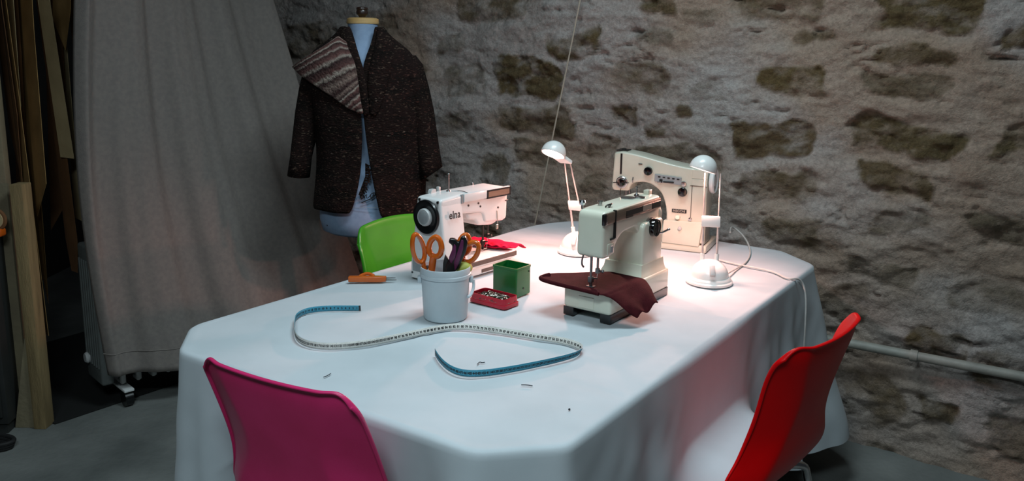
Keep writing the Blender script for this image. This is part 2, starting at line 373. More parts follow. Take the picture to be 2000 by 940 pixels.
CH = dict(  # chair: origin, direction it faces
    pink=((-.336, 1.661), 61), red=((.548, 1.900), 137.8), green=((-.227, 2.667), -35.3))
def tablecloth():
    f = fillet(OCT, [.03, .022, .02, .016, .025, .03, .12, .1, .12], 6)
    pts = [Vector(p) for p in f]; pts.append(pts[0]); cum = [0]
    for a, b in zip(pts, pts[1:]): cum.append(cum[-1] + (b - a).length)
    N = 520; tot = cum[-1]; E = []; k = 0
    for i in range(N):
        d = tot * i / N
        while cum[k + 1] < d: k += 1
        E.append(pts[k].lerp(pts[k + 1], (d - cum[k]) / (cum[k + 1] - cum[k])))
    nor = []
    for i in range(N):
        tg = E[(i + 3) % N] - E[i - 3]; nor.append(Vector((tg.y, -tg.x)).normalized())
    per = np.arange(N) / N * tot
    V = []; rings = 46
    V.append((cen.x, cen.y, TZ))
    def topz(p):
        x, y = p.x, p.y
        n = mnoise.noise(Vector((x * 3.1, y * 3.1, 0))) * .0012
        a = .57 * x + .82 * y; b = .82 * x - .57 * y        # long and short axes of the table
        cr = 0
        for c0 in (-.42, .1, .62): cr += .0022 * math.exp(-((b - c0 - .1) / .006) ** 2)      # fold lines of the ironed cloth
        for c0 in (1.45, 2.05, 2.62): cr += .0022 * math.exp(-((a - c0) / .006) ** 2)
        w = .0012 * mnoise.noise(Vector((a * 26, b * 4, 3))) + .0016 * mnoise.noise(Vector((a * 5, b * 15, 9)))
        return TZ - .0020 + n + cr + w
    for r in range(1, rings + 1):
        q = (r / rings) ** .8
        for e in E:
            p = cen.lerp(e, q); V.append((p.x, p.y, topz(p) if r < rings else TZ))
    # skirt
    rows = 46; Lh = .60
    rnd = [mnoise.noise(Vector((s * 2.1, 4.2, 0))) for s in per]
    prof = {}
    def bump_for(e, key, half, soft):
        (ox, oy), ang = CH[key]; fw = Vector((math.cos(math.radians(ang)), math.sin(math.radians(ang)))); sd = Vector((fw.y, -fw.x))
        d = e - Vector((ox, oy)); lat = abs(d.dot(sd)); lon = d.dot(fw)
        if abs(lon) > .45: return 0
        return float(smooth01(1 - (lat - half) / soft))
    for r in range(1, rows + 1):
        for i, e in enumerate(E):
            n = nor[i]; L = r / rows * Lh
            if L < .02:
                a = L / .02 * PI / 2; out = .010 * math.sin(a); z = TZ - .010 * (1 - math.cos(a)) - max(0, L - .0157) * .5
            else: out = .010; z = TZ - .012 - (L - .02)
            dd = max(0, L - .02)
            right = smooth01((e.x - .80) / .25) * smooth01((e.y - 2.3) / .4)
            far = smooth01((e.y - 2.75) / .3)
            flare = .045 + .10 * right - .04 * far * (1 - right)
            fold = (math.sin(per[i] * 2 * PI / .31 + rnd[i] * 4) * .55 + math.sin(per[i] * 2 * PI / .17 + rnd[i] * 7 + 1) * .3 + rnd[i] * .6) * (1 - .6 * far)
            out += flare * dd / .58 + fold * .036 * (dd / .58) ** 1.2
            out += (mnoise.noise(Vector((per[i] * 7 + z * 4, z * 6, 2.5))) * .007 + mnoise.noise(Vector((per[i] * 16 - z * 9, z * 11, 7.5))) * .003) * min(1, dd / .12)
            wr = bump_for(e, 'red', .12, .22)
            if wr > 0:
                u = L / Lh
                if u < .40: o2, z2 = .010 + .012 * u / .4, TZ - .006 - .205 * (u / .40)
                elif u < .66:
                    a = (u - .40) / .26 * PI / 2; o2, z2 = .022 + .135 * (1 - math.cos(a)), TZ - .211 - .034 * math.sin(a)
                else: o2, z2 = .157 + (u - .66) / .34 * .055, .505 - .010 * (u - .66) / .34 + .006 * math.sin(per[i] * 60 + u * 9)
                out = out * (1 - wr) + o2 * wr; z = z * (1 - wr) + z2 * wr
            for key in ('pink', 'green'):
                wp = bump_for(e, key, .275, .10)
                if wp > 0:
                    u = L / Lh
                    if u < .5: o2, z2 = .009 - .10 * u, TZ - .002 - (TZ - .515) * (u / .5)
                    else: o2, z2 = -.041 - .13 * (u - .5) / .5, .515 - .03 * smooth01((u - .5) / .2)
                    out = out * (1 - wp) + o2 * wp; z = z * (1 - wp) + float(z2) * wp
            V.append((e.x + n.x * out, e.y + n.y * out, z))
    F = [(0, 1 + (i + 1) % N, 1 + i)[::-1] for i in range(N)]
    for r in range(rings + rows - 1):
        a = 1 + r * N
        for i in range(N):
            j = (i + 1) % N; F.append((a + i, a + N + i, a + N + j, a + j))
    b = MB(); b.raw(V, F); return b
o = obj('tablecloth', tablecloth(), M['cloth'], None, 0)
o.data.polygons.foreach_set('use_smooth', [True] * len(o.data.polygons))
tag(o, 'white cotton cloth covering the whole table and hanging down its sides', 'tablecloth')

# ------------------------------------------------------------------ chairs
def chair(key, name_label, m, ck=1.0, waist=0.0, arch=-.006, drop=.030):
    (ox, oy), ang = CH[key]
    t = thing('plastic_chair', name_label, 'chair', (ox, oy, 0), ang - 90, 'moulded plastic chairs around the table')
    rows = [(-.246, .842, .190, .014, .70), (-.243, .815, .195, .016, .68), (-.236, .785, .200, .019, .63), (-.224, .74, .203, .025, .55), (-.212, .69, .206, .032, .48),
            (-.200, .64, .209, .038, .50), (-.192, .595, .215, .042, .58), (-.188, .55, .226, .046, .68), (-.178, .505, .242, .048, .74), (-.15, .462, .248, .048, .74), (-.10, .441, .250, .046, .70),
            (-.03, .434, .246, .04, .66), (.05, .433, .24, .032, .66), (.12, .437, .232, .025, .66), (.175, .444, .222, .016, .66), (.205, .441, .214, .008, .66), (.222, .425, .205, 0, .66), (.226, .405, .198, 0, .66)]
    G = []
    for i, (y, z, hw, cu, ws) in enumerate(rows):
        cu *= 1 + (ck - 1) * (1, 1, 1, .7, .25, 0, 0, 0, 0, .1, .1, 0)[min(i, 11)]; hw -= waist * (0, 0, .2, .6, 1, 1, 1, .6, 0)[min(i, 8)]
        a = rows[max(i - 1, 0)]; b = rows[min(i + 1, len(rows) - 1)]
        tg = Vector((0, b[0] - a[0], b[1] - a[1])).normalized(); nr = Vector((0, -tg.z, tg.y))   # towards the sitter
        if nr.y < 0 and nr.z < 0: nr = -nr
        row = []
        half = [0, ws * .3, ws * .6, ws * .85, ws - .025, ws + .025, ws + (1 - ws) * .3, ws + (1 - ws) * .55, ws + (1 - ws) * .78, ws + (1 - ws) * .92, 1]
        for q in [-h for h in half[:0:-1]] + half:
            w = max(0, (abs(q) - ws) / (1 - ws))
            f = cu * w ** (1 + .2 * (ck - 1)) + .010 * ck * q * q * (1 if i < 9 else .3)
            p = Vector((q * hw - math.copysign(cu * .10 * w, q), y, z)) + nr * f
            if i < 3:   # rounded top corners and a slightly dipped top edge
                cdrop = max(0, (abs(q) - .84) / .16); p.z -= drop * cdrop ** 2 * (1, .4, 0)[i]; p.z += arch * (1 - q * q) * (1, .5, 0)[i]
            row.append(p)
        lip = .010 * min(1, max(0, (11 - i) / 6))       # rolled-back lip round the back
        row = [row[0] - nr * lip + Vector((-.002, 0, 0))] + row + [row[-1] - nr * lip + Vector((.002, 0, 0))]
        G.append(row)
    top = [p + Vector((0, -.011, -.001)) for p in G[0]]; top[0] = G[0][0].lerp(top[1], .5); top[-1] = G[0][-1].lerp(top[-2], .5); G.insert(0, top)
    mb = MB(); mb.grid(G)
    o = obj('seat_shell', mb, m, t, 0, solid=.007, offset=0, sub=2); o.data.polygons.foreach_set('use_smooth', [True] * len(o.data.polygons))
    for sx in (-1, 1):
        for (y0, y1) in ((.13, .17), (-.13, -.20)):
            mb = MB(); mb.tube([(sx * .08, y0 * .6, .424), (sx * .16, y0, .420), (sx * .178, y0 + (y1 - y0) * .08, .39), (sx * .215, y1, .012)], .0105, 12, smooth=2)
            lg = obj('leg', mb, M['chrome'], t)
            mb = MB(); mb.tube([(sx * .2135, y1, .03), (sx * .2155, y1, 0)], .0135, 12); obj('foot', mb, M['rubber'], lg)
    mb = MB(); mb.box(-.09, .09, -.10, .10, .414, .426, .004); obj('mount_plate', mb, M['darksteel'], t)
chair('pink', 'pink moulded plastic chair in the left foreground, back towards us', M['pink'])
chair('red', 'red moulded plastic chair pushed against the right side of the table', M['red'], 2.0, .016)
chair('green', 'green moulded plastic chair at the far left side behind scissors pail', M['green'], 1.7, 0, .022, .042)

# ------------------------------------------------------------------ sewing machine nearest the camera (cream, bronze strip)
t = thing('sewing_machine', 'cream sewing machine nearest us with burgundy cloth under its needle', 'sewing machine', (.256, 2.027, TZ), 54, 'sewing machines on the table')
def W(p): return [(a, -b) for a, b in p]       # (s, w) -> local xy
mb = MB()
arm = fillet([(.0, .168), (.052, .168), (.072, .20), (.105, .222), (.185, .226), (.205, .20), (.212, .084), (.318, .084), (.322, .296), (.004, .293)], [.018, .012, .02, .03, .02, .03, .0, .0, .012, .02], 6)
mb.prism(arm, .027, .107, 'xz', .011, 4)
mb.prism(fillet([(.205, .078), (.322, .078), (.322, .232), (.2, .232)], [0, 0, .01, .02], 4), .014, .125, 'xz', .012, 4)
# flared foot of the column
mb.loft([[(.196 - k * .012, .013 - .006 * k, z), (.33, .013 - .006 * k, z), (.33, .128 + .006 * k, z), (.196 - k * .012, .128 + .006 * k, z)] for k, z in ((2, .078), (1, .088), (.3, .100), (0, .115))])
obj('body', mb, M['cream'], t)
mb = MB(); mb.box(.0, .345, -.002, .142, .022, .082, .009, 3); bed = obj('bed', mb, M['cream'], t)
mb = MB(); mb.box(-.0015, .004, .048, .094, .030, .062, .001, 1); obj('bobbin_door', mb, M['cream'], bed)
mb = MB()
for y in (.005, .118): mb.prism([(.004, 0), (.018, -.0), (.343, 0), (.343, .024), (.004, .024)], y - .006, y + .026, 'xz', .002, 2)
mb.box(.06, .34, .0, .14, .010, .022)
obj('base_runner', mb, M['black'], t)
mb = MB(); mb.box(.01, .185, .06, .10, .0815, .0835, .0008, 1); obj('needle_plate', mb, M['chrome'], t)
# strip along the upper right of the arm
mb = MB(); mb.box(-.004, .318, .0225, .030, .259, .289, .003, 2); sp = obj('trim_panel', mb, M['bronze'], t)
for q in ((.112, .205, .266, .281), (.262, .315, .264, .281), (.112, .15, .261, .265)):
    mb = MB(); mb.box(q[0], q[1], .0212, .024, q[2], q[3], .0003, 1); obj('badge', mb, M['black'], sp)
mb = MB(); mb.box(.208, .258, .0210, .024, .266, .282, .0005, 1); obj('name_plate', mb, M['silver'], sp)
mb = MB(); mb.box(-.006, .012, .0205, .030, .259, .289, .003, 2); obj('end_cap', mb, M['black'], sp)
mb = MB(); mb.box(.052, .057, .0205, .030, .217, .292, .0008, 1); mb.box(.036, .056, .0235, .030, .214, .219, .0008, 1); obj('thread_slot', mb, M['black'], t)
# big dial with chrome ring and lever
def disc(mb, x, y, z, r, h, n=36, mi=0, bev=.15): # axis towards the right (local -y)
    mb.lathe([(r * .985, 0), (r, h * .2), (r, h * (1 - bev)), (r * .93, h)], n, mi, tr(x, y, z) @ rx(90)); return mb
mb = MB(); disc(mb, .258, .028, .213, .0285, .008); obj('dial_ring', mb, M['chrome'], t)
mb = MB(); disc(mb, .258, .021, .213, .0258, .020); dl = obj('stitch_dial', mb, M['dial'], t)
mb = MB(); disc(mb, .258, .002, .213, .013, .002); mb.box(.2565, .2595, -.0015, .003, .193, .233, .0005, 1); obj('dial_pointer', mb, M['darksteel'], dl)
mb = MB(); mb.tube([(.285, .02, .190), (.30, .006, .192), (.318, -.006, .200)], .003, 8); mb.sphere((.318, -.006, .2), .0042); obj('lever', mb, M['chrome'], t)
mb = MB(); mb.tube([(.212, .026, .213), (.240, .016, .212)], .0018, 8); obj('lever', mb, M['chrome'], t)
# head details
mb = MB(); mb.box(.022, .056, .0235, .03, .176, .206, .003, 2, mtx=None); obj('tension_plate', mb, M['ivory'], t)
mb = MB(); mb.box(.034, .046, .0215, .026, .182, .200, .001, 1); obj('tension_dial', mb, M['grey'], t)
def needle_unit(t, x, y, ztop, zbed, steel=M['steel']):
    mb = MB(); mb.tube([(x, y, ztop + .02), (x, y, zbed + .012)], .0036, 10); mb.box(x - .007, x + .007, y - .006, y + .006, zbed + .018, zbed + .034, .001, 1)
    mb.tube([(x, y - .004, zbed + .03), (x, y - .02, zbed + .032)], .0025, 8); pb = obj('presser_bar', mb, steel, t)
    mb = MB(); mb.box(x - .008, x + .010, y - .011, y - .003, zbed + .0045, zbed + .008, .001, 1); mb.box(x - .008, x + .010, y + .003, y + .011, zbed + .0045, zbed + .008, .001, 1)
    mb.box(x - .008, x + .001, y - .011, y + .011, zbed + .0045, zbed + .0085, .001, 1); mb.box(x - .003, x + .003, y - .004, y + .004, zbed + .007, zbed + .02, .001, 1); obj('presser_foot', mb, steel, pb)
    nx, ny = x + .004, y - .017
    mb = MB(); mb.tube([(nx, ny, ztop + .02), (nx, ny, zbed + .050)], .0032, 10); mb.box(nx - .005, nx + .005, ny - .005, ny + .005, zbed + .044, zbed + .058, .001, 1)
    mb.tube([(nx, ny - .004, zbed + .051), (nx, ny - .014, zbed + .052)], .0028, 8); mb.sphere((nx, ny - .015, zbed + .052), .0045); nb = obj('needle_bar', mb, steel, t)
    mb = MB(); mb.tube([(nx, ny, zbed + .046), (nx, ny + .004, zbed + .008)], lambda q: .0009 - .0005 * q, 6); obj('needle', mb, M['chrome'], nb)
needle_unit(t, .012, .066, .168, .082)
mb = MB(); mb.tube([(.004, .086, .172), (.002, .089, .158), (.004, .090, .145), (.010, .088, .138)], .0026, 8, smooth=2); obj('lifter_lever', mb, M['steel'], t)
mb = MB(); mb.lathe([(.006, .292), (.006, .303), (.008, .304), (.008, .307), (.004, .308)], 16, 0, tr(.076, .082, 0)); obj('bobbin_pin', mb, M['chrome'], t)
mb = MB(); mb.tube([(.062, .058, .295), (.058, .052, .301), (.07, .045, .303), (.080, .050, .302)], .0022, 8, smooth=1); mb.tube([(.064, .05, .294), (.070, .047, .303)], .003, 8); obj('thread_guide', mb, M['darksteel'], t)
mb = MB(); mb.lathe([(.021, .294), (.021, .297), (.017, .299), (.006, .2995)], 24, 0, tr(.215, .074, 0)); mb.lathe([(.015, .294), (.015, .299), (.006, .301)], 24, 0, tr(.24, .05, 0)); obj('winder_disc', mb, M['chrome'], t)
mb = MB(); mb.lathe([(.008, .294), (.007, .300), (.0032, .302), (.0032, .318), (.0045, .319), (.0045, .322), (.002, .323)], 14, 0, tr(.262, .072, 0)); obj('spool_pin', mb, M['chrome'], t)
mb = MB(); mb.box(.295, .318, .052, .068, .293, .309, .002, 2); obj('winder_stop', mb, M['ivory'], t)
mb = MB(); mb.lathe([(.02, 0), (.036, .002), (.039, .008), (.039, .018), (.034, .022), (.012, .024)], 32, 0, tr(.322, .067, .235) @ ry(90)); obj('handwheel', mb, M['ivory'], t)
mb = MB(); mb.lathe([(.003, .291), (.003, .30), (.007, .302), (.009, .308), (.007, .314), (.002, .315)], 14, 0, tr(.02, .104, 0)); obj('side_knob', mb, M['chrome'], t)
base_frame = t

# burgundy cloth draped over its bed
fr = [(-.020, -.200, .094), (-.024, -.168, .089), (-.026, -.136, .0865), (-.028, -.075, .0865), (-.030, -.018, .0865), (-.024, .010, .080), (.002, .040, .053), (.030, .066, .022)]
bk = [(.004, -.212, .097), (.060, -.195, .091), (.120, -.160, .0865), (.176, -.100, .0865), (.182, -.04, .0865), (.172, .008, .084), (.148, .046, .068), (.118, .080, .048)]
G = []
for j in range(15):
    q = j / 14; row = []
    for i in range(43):
        x = i / 42 * 7; k = min(int(x), 6); f = x - k; f = f
        a = Vector(fr[k]).lerp(Vector(fr[k + 1]), f); b = Vector(bk[k]).lerp(Vector(bk[k + 1]), f)
        p = a.lerp(b, q); edge = max(0, (i - 26) / 16)
        p.z += .0025 * math.sin(q * 5 + i * .3) * (.15 + edge) + edge * .008 * math.sin(q * 9.5) ; p.x += .004 * math.sin(i * .45)
        onbed = p.y > -.145 and p.y < .0
        if onbed: p.z = max(p.z, .0862)
        row.append((p.x, -p.y, p.z))
    G.append(row)
mb = MB(); mb.grid(G)
o = obj('sewing_cloth', mb, M['burgundy'], None, 0, solid=.004, offset=0, sub=1); o.location = base_frame.location; o.rotation_euler = base_frame.rotation_euler
o.data.polygons.foreach_set('use_smooth', [True] * len(o.data.polygons))
tag(o, 'dark burgundy cloth draped over the bed of the cream front machine', 'fabric', 'cloths being sewn')
# rolled left end of the cloth
roll = o
mb = MB(); mb.tube([(.018, .20, .0955), (-.012, .208, .0935), (-.026, .198, .093), (-.034, .16, .0925), (-.036, .11, .0915), (-.036, .06, .0905), (-.034, .015, .088)], lambda q: .0062 - .002 * abs(q - .25), 10, smooth=2); obj('rolled_hem', mb, M['burgundy'], roll)

# ------------------------------------------------------------------ white machine with black handwheel disc (end towards us)
t = thing('sewing_machine', 'white sewing machine with big black handwheel disc beside the pail', 'sewing machine', (-.31, 2.436, TZ), 50, 'sewing machines on the table')
mb = MB()
def rect(s0, s1, w0, w1, z, r=.008): return [(a, -b, z) for a, b in fillet([(s0, w0), (s1, w0), (s1, w1), (s0, w1)], r, 4)]
mb.loft([rect(0, .10, .000, .156, .006), rect(0, .10, .002, .155, .055), rect(0, .096, .009, .149, .10), rect(0, .094, .024, .137, .20), rect(.0, .093, .031, .131, .250)], True, True)
arm = fillet([(.0, .235), (.0, .262), (.09, .268), (.305, .268), (.300, .165), (.285, .158), (.195, .165), (.185, .198), (.10, .206), (.085, .206)], [.0, .012, 0, .02, .008, .01, .01, .012, .01, 0], 5)
mb.prism(arm, -.132, -.030, 'xz', .010, 4)
obj('body', mb, M['white'], t)
mb = MB(); mb.prism(fillet([(.116, .205), (.128, .183), (.158, .178), (.172, .158), (.235, .150), (.262, .157), (.285, .205)], [0, .01, .008, .012, .02, .015, 0], 5), -.126, -.045, 'xz', .010, 3); obj('lower_cover', mb, M['white'], t)
mb = MB(); mb.box(.02, .325, -.152, -.004, .034, .058, .006, 3); mb.box(.01, .312, -.146, -.008, .006, .036, .006, 3); bed = obj('bed', mb, M['white'], t)
mb = MB(); mb.box(.05, .327, -.1535, -.148, .040, .055, .0008, 1); mb.box(.165, .30, -.1475, -.143, .012, .023, .0008, 1); obj('brown_stripe', mb, M['brown'], bed)
mb = MB(); mb.box(.324, .3262, -.148, -.008, .040, .055, .0008, 1); obj('end_stripe', mb, M['brown'], bed)
for x in (.03, .29):
    for y in (-.13, -.03): mb = MB(); mb.lathe([(.010, 0), (.010, .008)], 14, 0, tr(x, y, 0)); obj('foot', mb, M['rubber'], t)
# handwheel on the end face
def endisc(mb, y, z, prof, n=48, mi=0): mb.lathe(prof, n, mi, tr(0, y, z) @ ry(-90)); return mb
mb = MB(); endisc(mb, -.077, .205, [(.030, -.004), (.050, -.004), (.0525, .004), (.0505, .010), (.042, .010), (.036, .007), (.026, .007)]); hw = obj('handwheel', mb, M['black'], t)
mb = MB(); endisc(mb, -.077, .205, [(.0265, .004), (.0265, .015), (.0245, .018), (.021, .018)]); obj('hub_ring', mb, M['ltgrey'], hw)
mb = MB(); endisc(mb, -.077, .205, [(.0205, .010), (.0205, .0184), (.0195, .0190)]); obj('hub_cap', mb, M['grey'], hw)
for y in (-.044, -.121):
    mb = MB(); mb.lathe([(.0042, -.002), (.0042, .0025), (.003, .003)], 14, 0, tr(0, y, .2535) @ ry(-90)); obj('screw', mb, M['black'], t)
mb = MB(); mb.box(-.0015, .003, -.052, -.012, .028, .070, .001, 1); obj('socket_plate', mb, M['grey'], t)
mb = MB(); mb.lathe([(.003, -.002), (.003, .0022)], 10, 0, tr(0, -.010, .022) @ ry(-90)); obj('screw', mb, M['black'], t)
# strip at the top of the arm
mb = MB(); mb.box(.095, .308, -.1385, -.128, .243, .269, .002, 2); sp = obj('trim_panel', mb, M['white'], t)
mb = MB()
for a in ((.196, .309, .2625, .2680), (.196, .309, .2405, .2455), (.196, .203, .2405, .2680), (.303, .309, .2405, .2680)): mb.box(a[0], a[1], -.1405, -.136, a[2], a[3], .0005, 1)
obj('panel_frame', mb, M['black'], sp)
mb = MB(); mb.box(.202, .306, -.1395, -.136, .2445, .2645); obj('panel_insert', mb, M['bronze'], sp)
mb = MB(); mb.box(.086, .098, -.1345, -.128, .240, .267, .001, 1); obj('panel_edge', mb, M['grey'], sp)
for s, z in ((.119, .230), (.164, .231), (.173, .220), (.256, .205)):
    mb = MB(); mb.lathe([(.0034, -.002), (.0034, .0015), (.0024, .002)], 12, 0, tr(s, -.132, z) @ rx(90)); obj('screw', mb, M['darksteel'], t)
mb = MB(); mb.box(.289, .303, -.1335, -.128, .221, .225, .0005, 1); obj('thread_cutter', mb, M['darksteel'], t)
vs, fs = text2d('elna', .035, .0009)
mb = MB()
mb.raw([(x * .9 * .95 + .047, -.1445 + .0, y * .95 + .213) for x, y, z in vs], fs)
obj('lettering', mb, M['ink'], t, 0)
mb = MB(); mb.tube([(.10, -.066, .262), (.10, -.066, .321)], .0022, 8); mb.sphere((.10, -.066, .322), .004, sc=(1, 1, .7)); mb.lathe([(.008, .266), (.006, .272), (.003, .273)], 14, 0, tr(.10, -.066, 0)); obj('spool_pin', mb, M['steel'], t)
mb = MB(); mb.prism(fillet([(.045, .264), (.07, .264), (.068, .277), (.05, .276)], .003, 3), -.045, -.03, 'xz', .001, 1); mb.box(.080, .090, -.043, -.032, .264, .281, .002, 2); obj('bobbin_winder', mb, M['ltgrey'], t)
mb = MB(); mb.tube([(.105, -.07, .2685), (.13, -.09, .270), (.12, -.128, .2685)], .0012, 6, smooth=2); obj('thread_guide', mb, M['steel'], t)
mb = MB(); mb.lathe([(.004, .266), (.004, .273), (.002, .275)], 10, 0, tr(.246, -.03, 0)); obj('screw', mb, M['steel'], t)
needle_unit(t, .245, -.078, .153, .058, M['darksteel'])
mb = MB(); mb.lathe([(.009, 0), (.009, .01), (.006, .012)], 16, 0, tr(.228, -.062, .150) @ rx(90)); mb.tube([(.228, -.07, .150), (.215, -.08, .146)], .003, 8); obj('lifter_lever', mb, M['darksteel'], t)
mb = MB(); mb.tube([(.250, -.1335, .196), (.252, -.1345, .17), (.2535, -.1335, .148)], .0014, 6); mb.box(.246, .256, -.136, -.130, .136, .152, .002, 1); obj('thread_lever', mb, M['silver'], t)
elna = t
# crimson cloth
fr = [(.255, .003), (.258, .040), (.262, .075), (.272, .117), (.283, .15)]
bk = [(.318, -.050), (.350, -.045), (.378, -.015), (.408, .066), (.392, .142)]
G = []
for j in range(15):
    q = j / 14; row = []
    for i in range(33):
        x = i / 32 * 4; k = min(int(x), 3); f = x - k
        p = Vector(fr[k]).lerp(Vector(fr[k + 1]), f).lerp(Vector(bk[k]).lerp(Vector(bk[k + 1]), f), q)
        off = max(0, (p.x - .325) / .07); r = i / 32
        z = .0635 + .0012 * math.sin(i * .8 + q * 4) + .006 * math.sin(q * 10 + 1) * r * smooth01(r * 2 - .9) - .010 * off ** 1.5 * (1 + .3 * math.sin(i * .9))
        if p.x < .327: z = max(z, .0625)
        row.append((p.x, -p.y, z))
    G.append(row)
mb = MB(); mb.grid(G)
o = obj('sewing_cloth', mb, M['crimson'], None, 0, solid=.0045, offset=1, sub=1); o.location = elna.location; o.rotation_euler = elna.rotation_euler
o.data.polygons.foreach_set('use_smooth', [True] * len(o.data.polygons))
tag(o, 'crimson cloth lying under the needle of the white machine with black handwheel', 'fabric', 'cloths being sewn')
G2 = []
for j in range(5):
    row = []
    for i in range(17):
        x = 2 + i / 16 * 2; k = min(int(x), 3); f = x - k; p = Vector(fr[k]).lerp(Vector(fr[k + 1]), f); b = Vector(bk[k]).lerp(Vector(bk[k + 1]), f); p = p.lerp(b, .02 + .22 * j / 4)
        row.append((p.x, -p.y - .002, .0705 + .003 * math.sin(i * 1.1 + j)))
    G2.append(row)
mb = MB(); mb.grid(G2); obj('folded_edge', mb, M['crimson'], o, 0, solid=.004, offset=1, sub=1)

# ------------------------------------------------------------------ tall machine at the back
t = thing('sewing_machine', 'tall ivory sewing machine at the back against the stone wall', 'sewing machine', (.703, 2.794, TZ), -25, 'sewing machines on the table')
# local x along its front to the right, front face at y = 0
mb = MB()
prof = fillet([(-.378, .205), (-.372, .334), (-.345, .340), (-.285, .333), (-.20, .315), (-.13, .302), (-.04, .294), (-.03, .285), (-.03, .03), (-.17, .03), (-.17, .145), (-.192, .208), (-.245, .238), (-.302, .228), (-.312, .198), (-.37, .196)],
              [.012, .008, .01, .03, .04, .03, .015, .01, 0, 0, .03, .04, .035, .015, .008, .006], 6)
mb.prism(prof, .006, .105, 'xz', .010, 4)
obj('body', mb, M['ivory'], t)
mb = MB(); mb.box(-.40, -.020, -.002, .190, .0, .025, .004, 2); obj('base_plinth', mb, M['ivory'], t)
mb = MB(); mb.box(-.402, -.175, .004, .14, .026, .075, .006, 2); bed = obj('bed', mb, M['ivory'], t)
mb = MB(); mb.prism(fillet([(-.178, .024), (-.046, .022), (-.036, .110), (-.176, .106)], .004, 3), -.006, .03, 'xz', .004, 2); bx = obj('front_door', mb, M['ivory'], t)
mb = MB(); mb.lathe([(.006, 0), (.007, .003), (.006, .007), (.002, .008)], 18, 0, tr(-.115, -.006, .083) @ rx(90)); obj('knob', mb, M['ltgrey'], bx)
mb = MB(); mb.box(-.044, -.030, .012, .10, .03, .105, .002, 1); obj('motor_housing', mb, M['black'], t)
mb = MB(); mb.prism(fillet([(-.085, .262), (-.030, .262), (-.030, .293), (-.085, .294)], .002, 2), .0035, .02, 'xz', .001, 1); mb.prism([(-.085, .238), (-.030, .236), (-.030, .261), (-.085, .261)], .0035, .02, 'xz', .001, 1); obj('side_panel', mb, M['ivory'], t)
mb = MB(); mb.box(-.0835, -.0815, .0045, .01, .112, .245); mb.box(-.09, -.03, .004, .01, .2355, .237); obj('seam', mb, M['darksteel'], t)
mb = MB(); mb.box(-.3475, -.3405, .0035, .012, .258, .333, .0008, 1); obj('take_up_slot', mb, M['black'], t)
def front(mb, x, z, prof, n=32, mi=0): mb.lathe(prof, n, mi, tr(x, .006, z) @ rx(90)); return mb
for nm, x, z, r in (('stitch_knob', -.241, .277, .0155), ('width_knob', -.114, .212, .0165)):
    mb = MB(); front(mb, x, z, [(r * 1.22, 0), (r * 1.22, .003), (r, .0035)]); kb = obj(nm, mb, M['ivory'], t)
    mb = MB(); front(mb, x, z, [(r, .002), (r, .012), (r * .9, .015), (r * .3, .016)]); obj('knob_cap', mb, M['dial'], kb)
mb = MB(); front(mb, -.338, .2285, [(.0215, 0), (.0215, .006), (.019, .008), (.0155, .008)]); td = obj('tension_dial', mb, M['chrome'], t)
mb = MB(); front(mb, -.338, .2285, [(.0150, .006), (.0150, .016), (.013, .019), (.004, .02)]); obj('knob_cap', mb, M['dial'], td)
mb = MB(); mb.tube([(-.368, -.006, .226), (-.352, -.008, .228)], .0018, 6); obj('thread_guide', mb, M['darksteel'], td)
mb = MB(); mb.tube([(-.325, -.008, .228), (-.309, -.006, .230)], .0018, 6); obj('thread_guide', mb, M['darksteel'], td)
mb = MB(); mb.tube([(-.341, .0, .205), (-.341, -.002, .18)], .0014, 6); obj('check_spring', mb, M['darksteel'], td)
mb = MB(); mb.prism(fillet([(-.218, .241), (-.121, .235), (-.121, .262), (-.218, .268)], .002, 2), .002, .012, 'xz', .001, 1); pl = obj('stitch_plate', mb, M['grey'], t)
mb = MB()
for k in range(5): mb.box(-.205 + k * .017, -.196 + k * .017, .0008, .004, .257 - k * .001, .2615 - k * .001)
mb.box(-.185, -.147, -.003, .006, .2405, .2455, .001, 1); mb.box(-.199, -.188, -.002, .006, .239, .252, .001, 1); obj('plate_marks', mb, M['black'], pl)
mb = MB(); mb.box(-.205, -.19, -.007, .004, .238, .244, .001, 1); obj('plate_lever', mb, M['chrome'], t)
mb = MB(); front(mb, -.1125, .240, [(.010, 0), (.010, .004), (.0085, .006), (.003, .0065)]); obj('chrome_screw', mb, M['chrome'], t)
mb = MB(); front(mb, -.083, .1165, [(.0065, 0), (.0065, .005), (.003, .006)], 16); obj('screw', mb, M['chrome'], t)
mb = MB(); front(mb, -.1265, .1205, [(.0075, 0), (.0085, .004), (.0075, .012), (.002, .013)], 18); obj('cream_knob', mb, M['cream'], t)
mb = MB(); mb.box(-.279, -.265, .003, .01, .2985, .3015); obj('oil_slot', mb, M['black'], t)
mb = MB(); mb.box(-.1495, -.0975, .0032, .012, .1355, .1485, .0008, 1); nb = obj('name_badge', mb, M['black'], t)
vs, fs = text2d('NECCHI', .0112, .0002); mb = MB(); mb.raw([(x * 1.05 - .1235, .0026, y + .142) for x, y, z in vs], fs); obj('lettering', mb, M['silver'], nb, 0)
mb = MB(); mb.lathe([(.022, 0), (.041, .002), (.045, .008), (.045, .016), (.041, .02), (.038, .012), (.02, .012), (.017, .018), (.006, .019)], 36, 0, tr(-.030, .055, .252) @ ry(90)); obj('handwheel', mb, M['white'], t)
mb = MB(); mb.tube([(-.335, .05, .2), (-.335, .05, .085)], .004, 10); obj('presser_bar', mb, M['steel'], t)
mb = MB(); mb.tube([(-.322, .05, .2), (-.322, .05, .11)], .004, 10); obj('needle_bar', mb, M['steel'], t)
mb = MB(); mb.tube([(-.297, .003, .25), (-.2955, -.006, .24), (-.296, -.002, .232)], .0022, 6); obj('take_up_lever', mb, M['steel'], t)
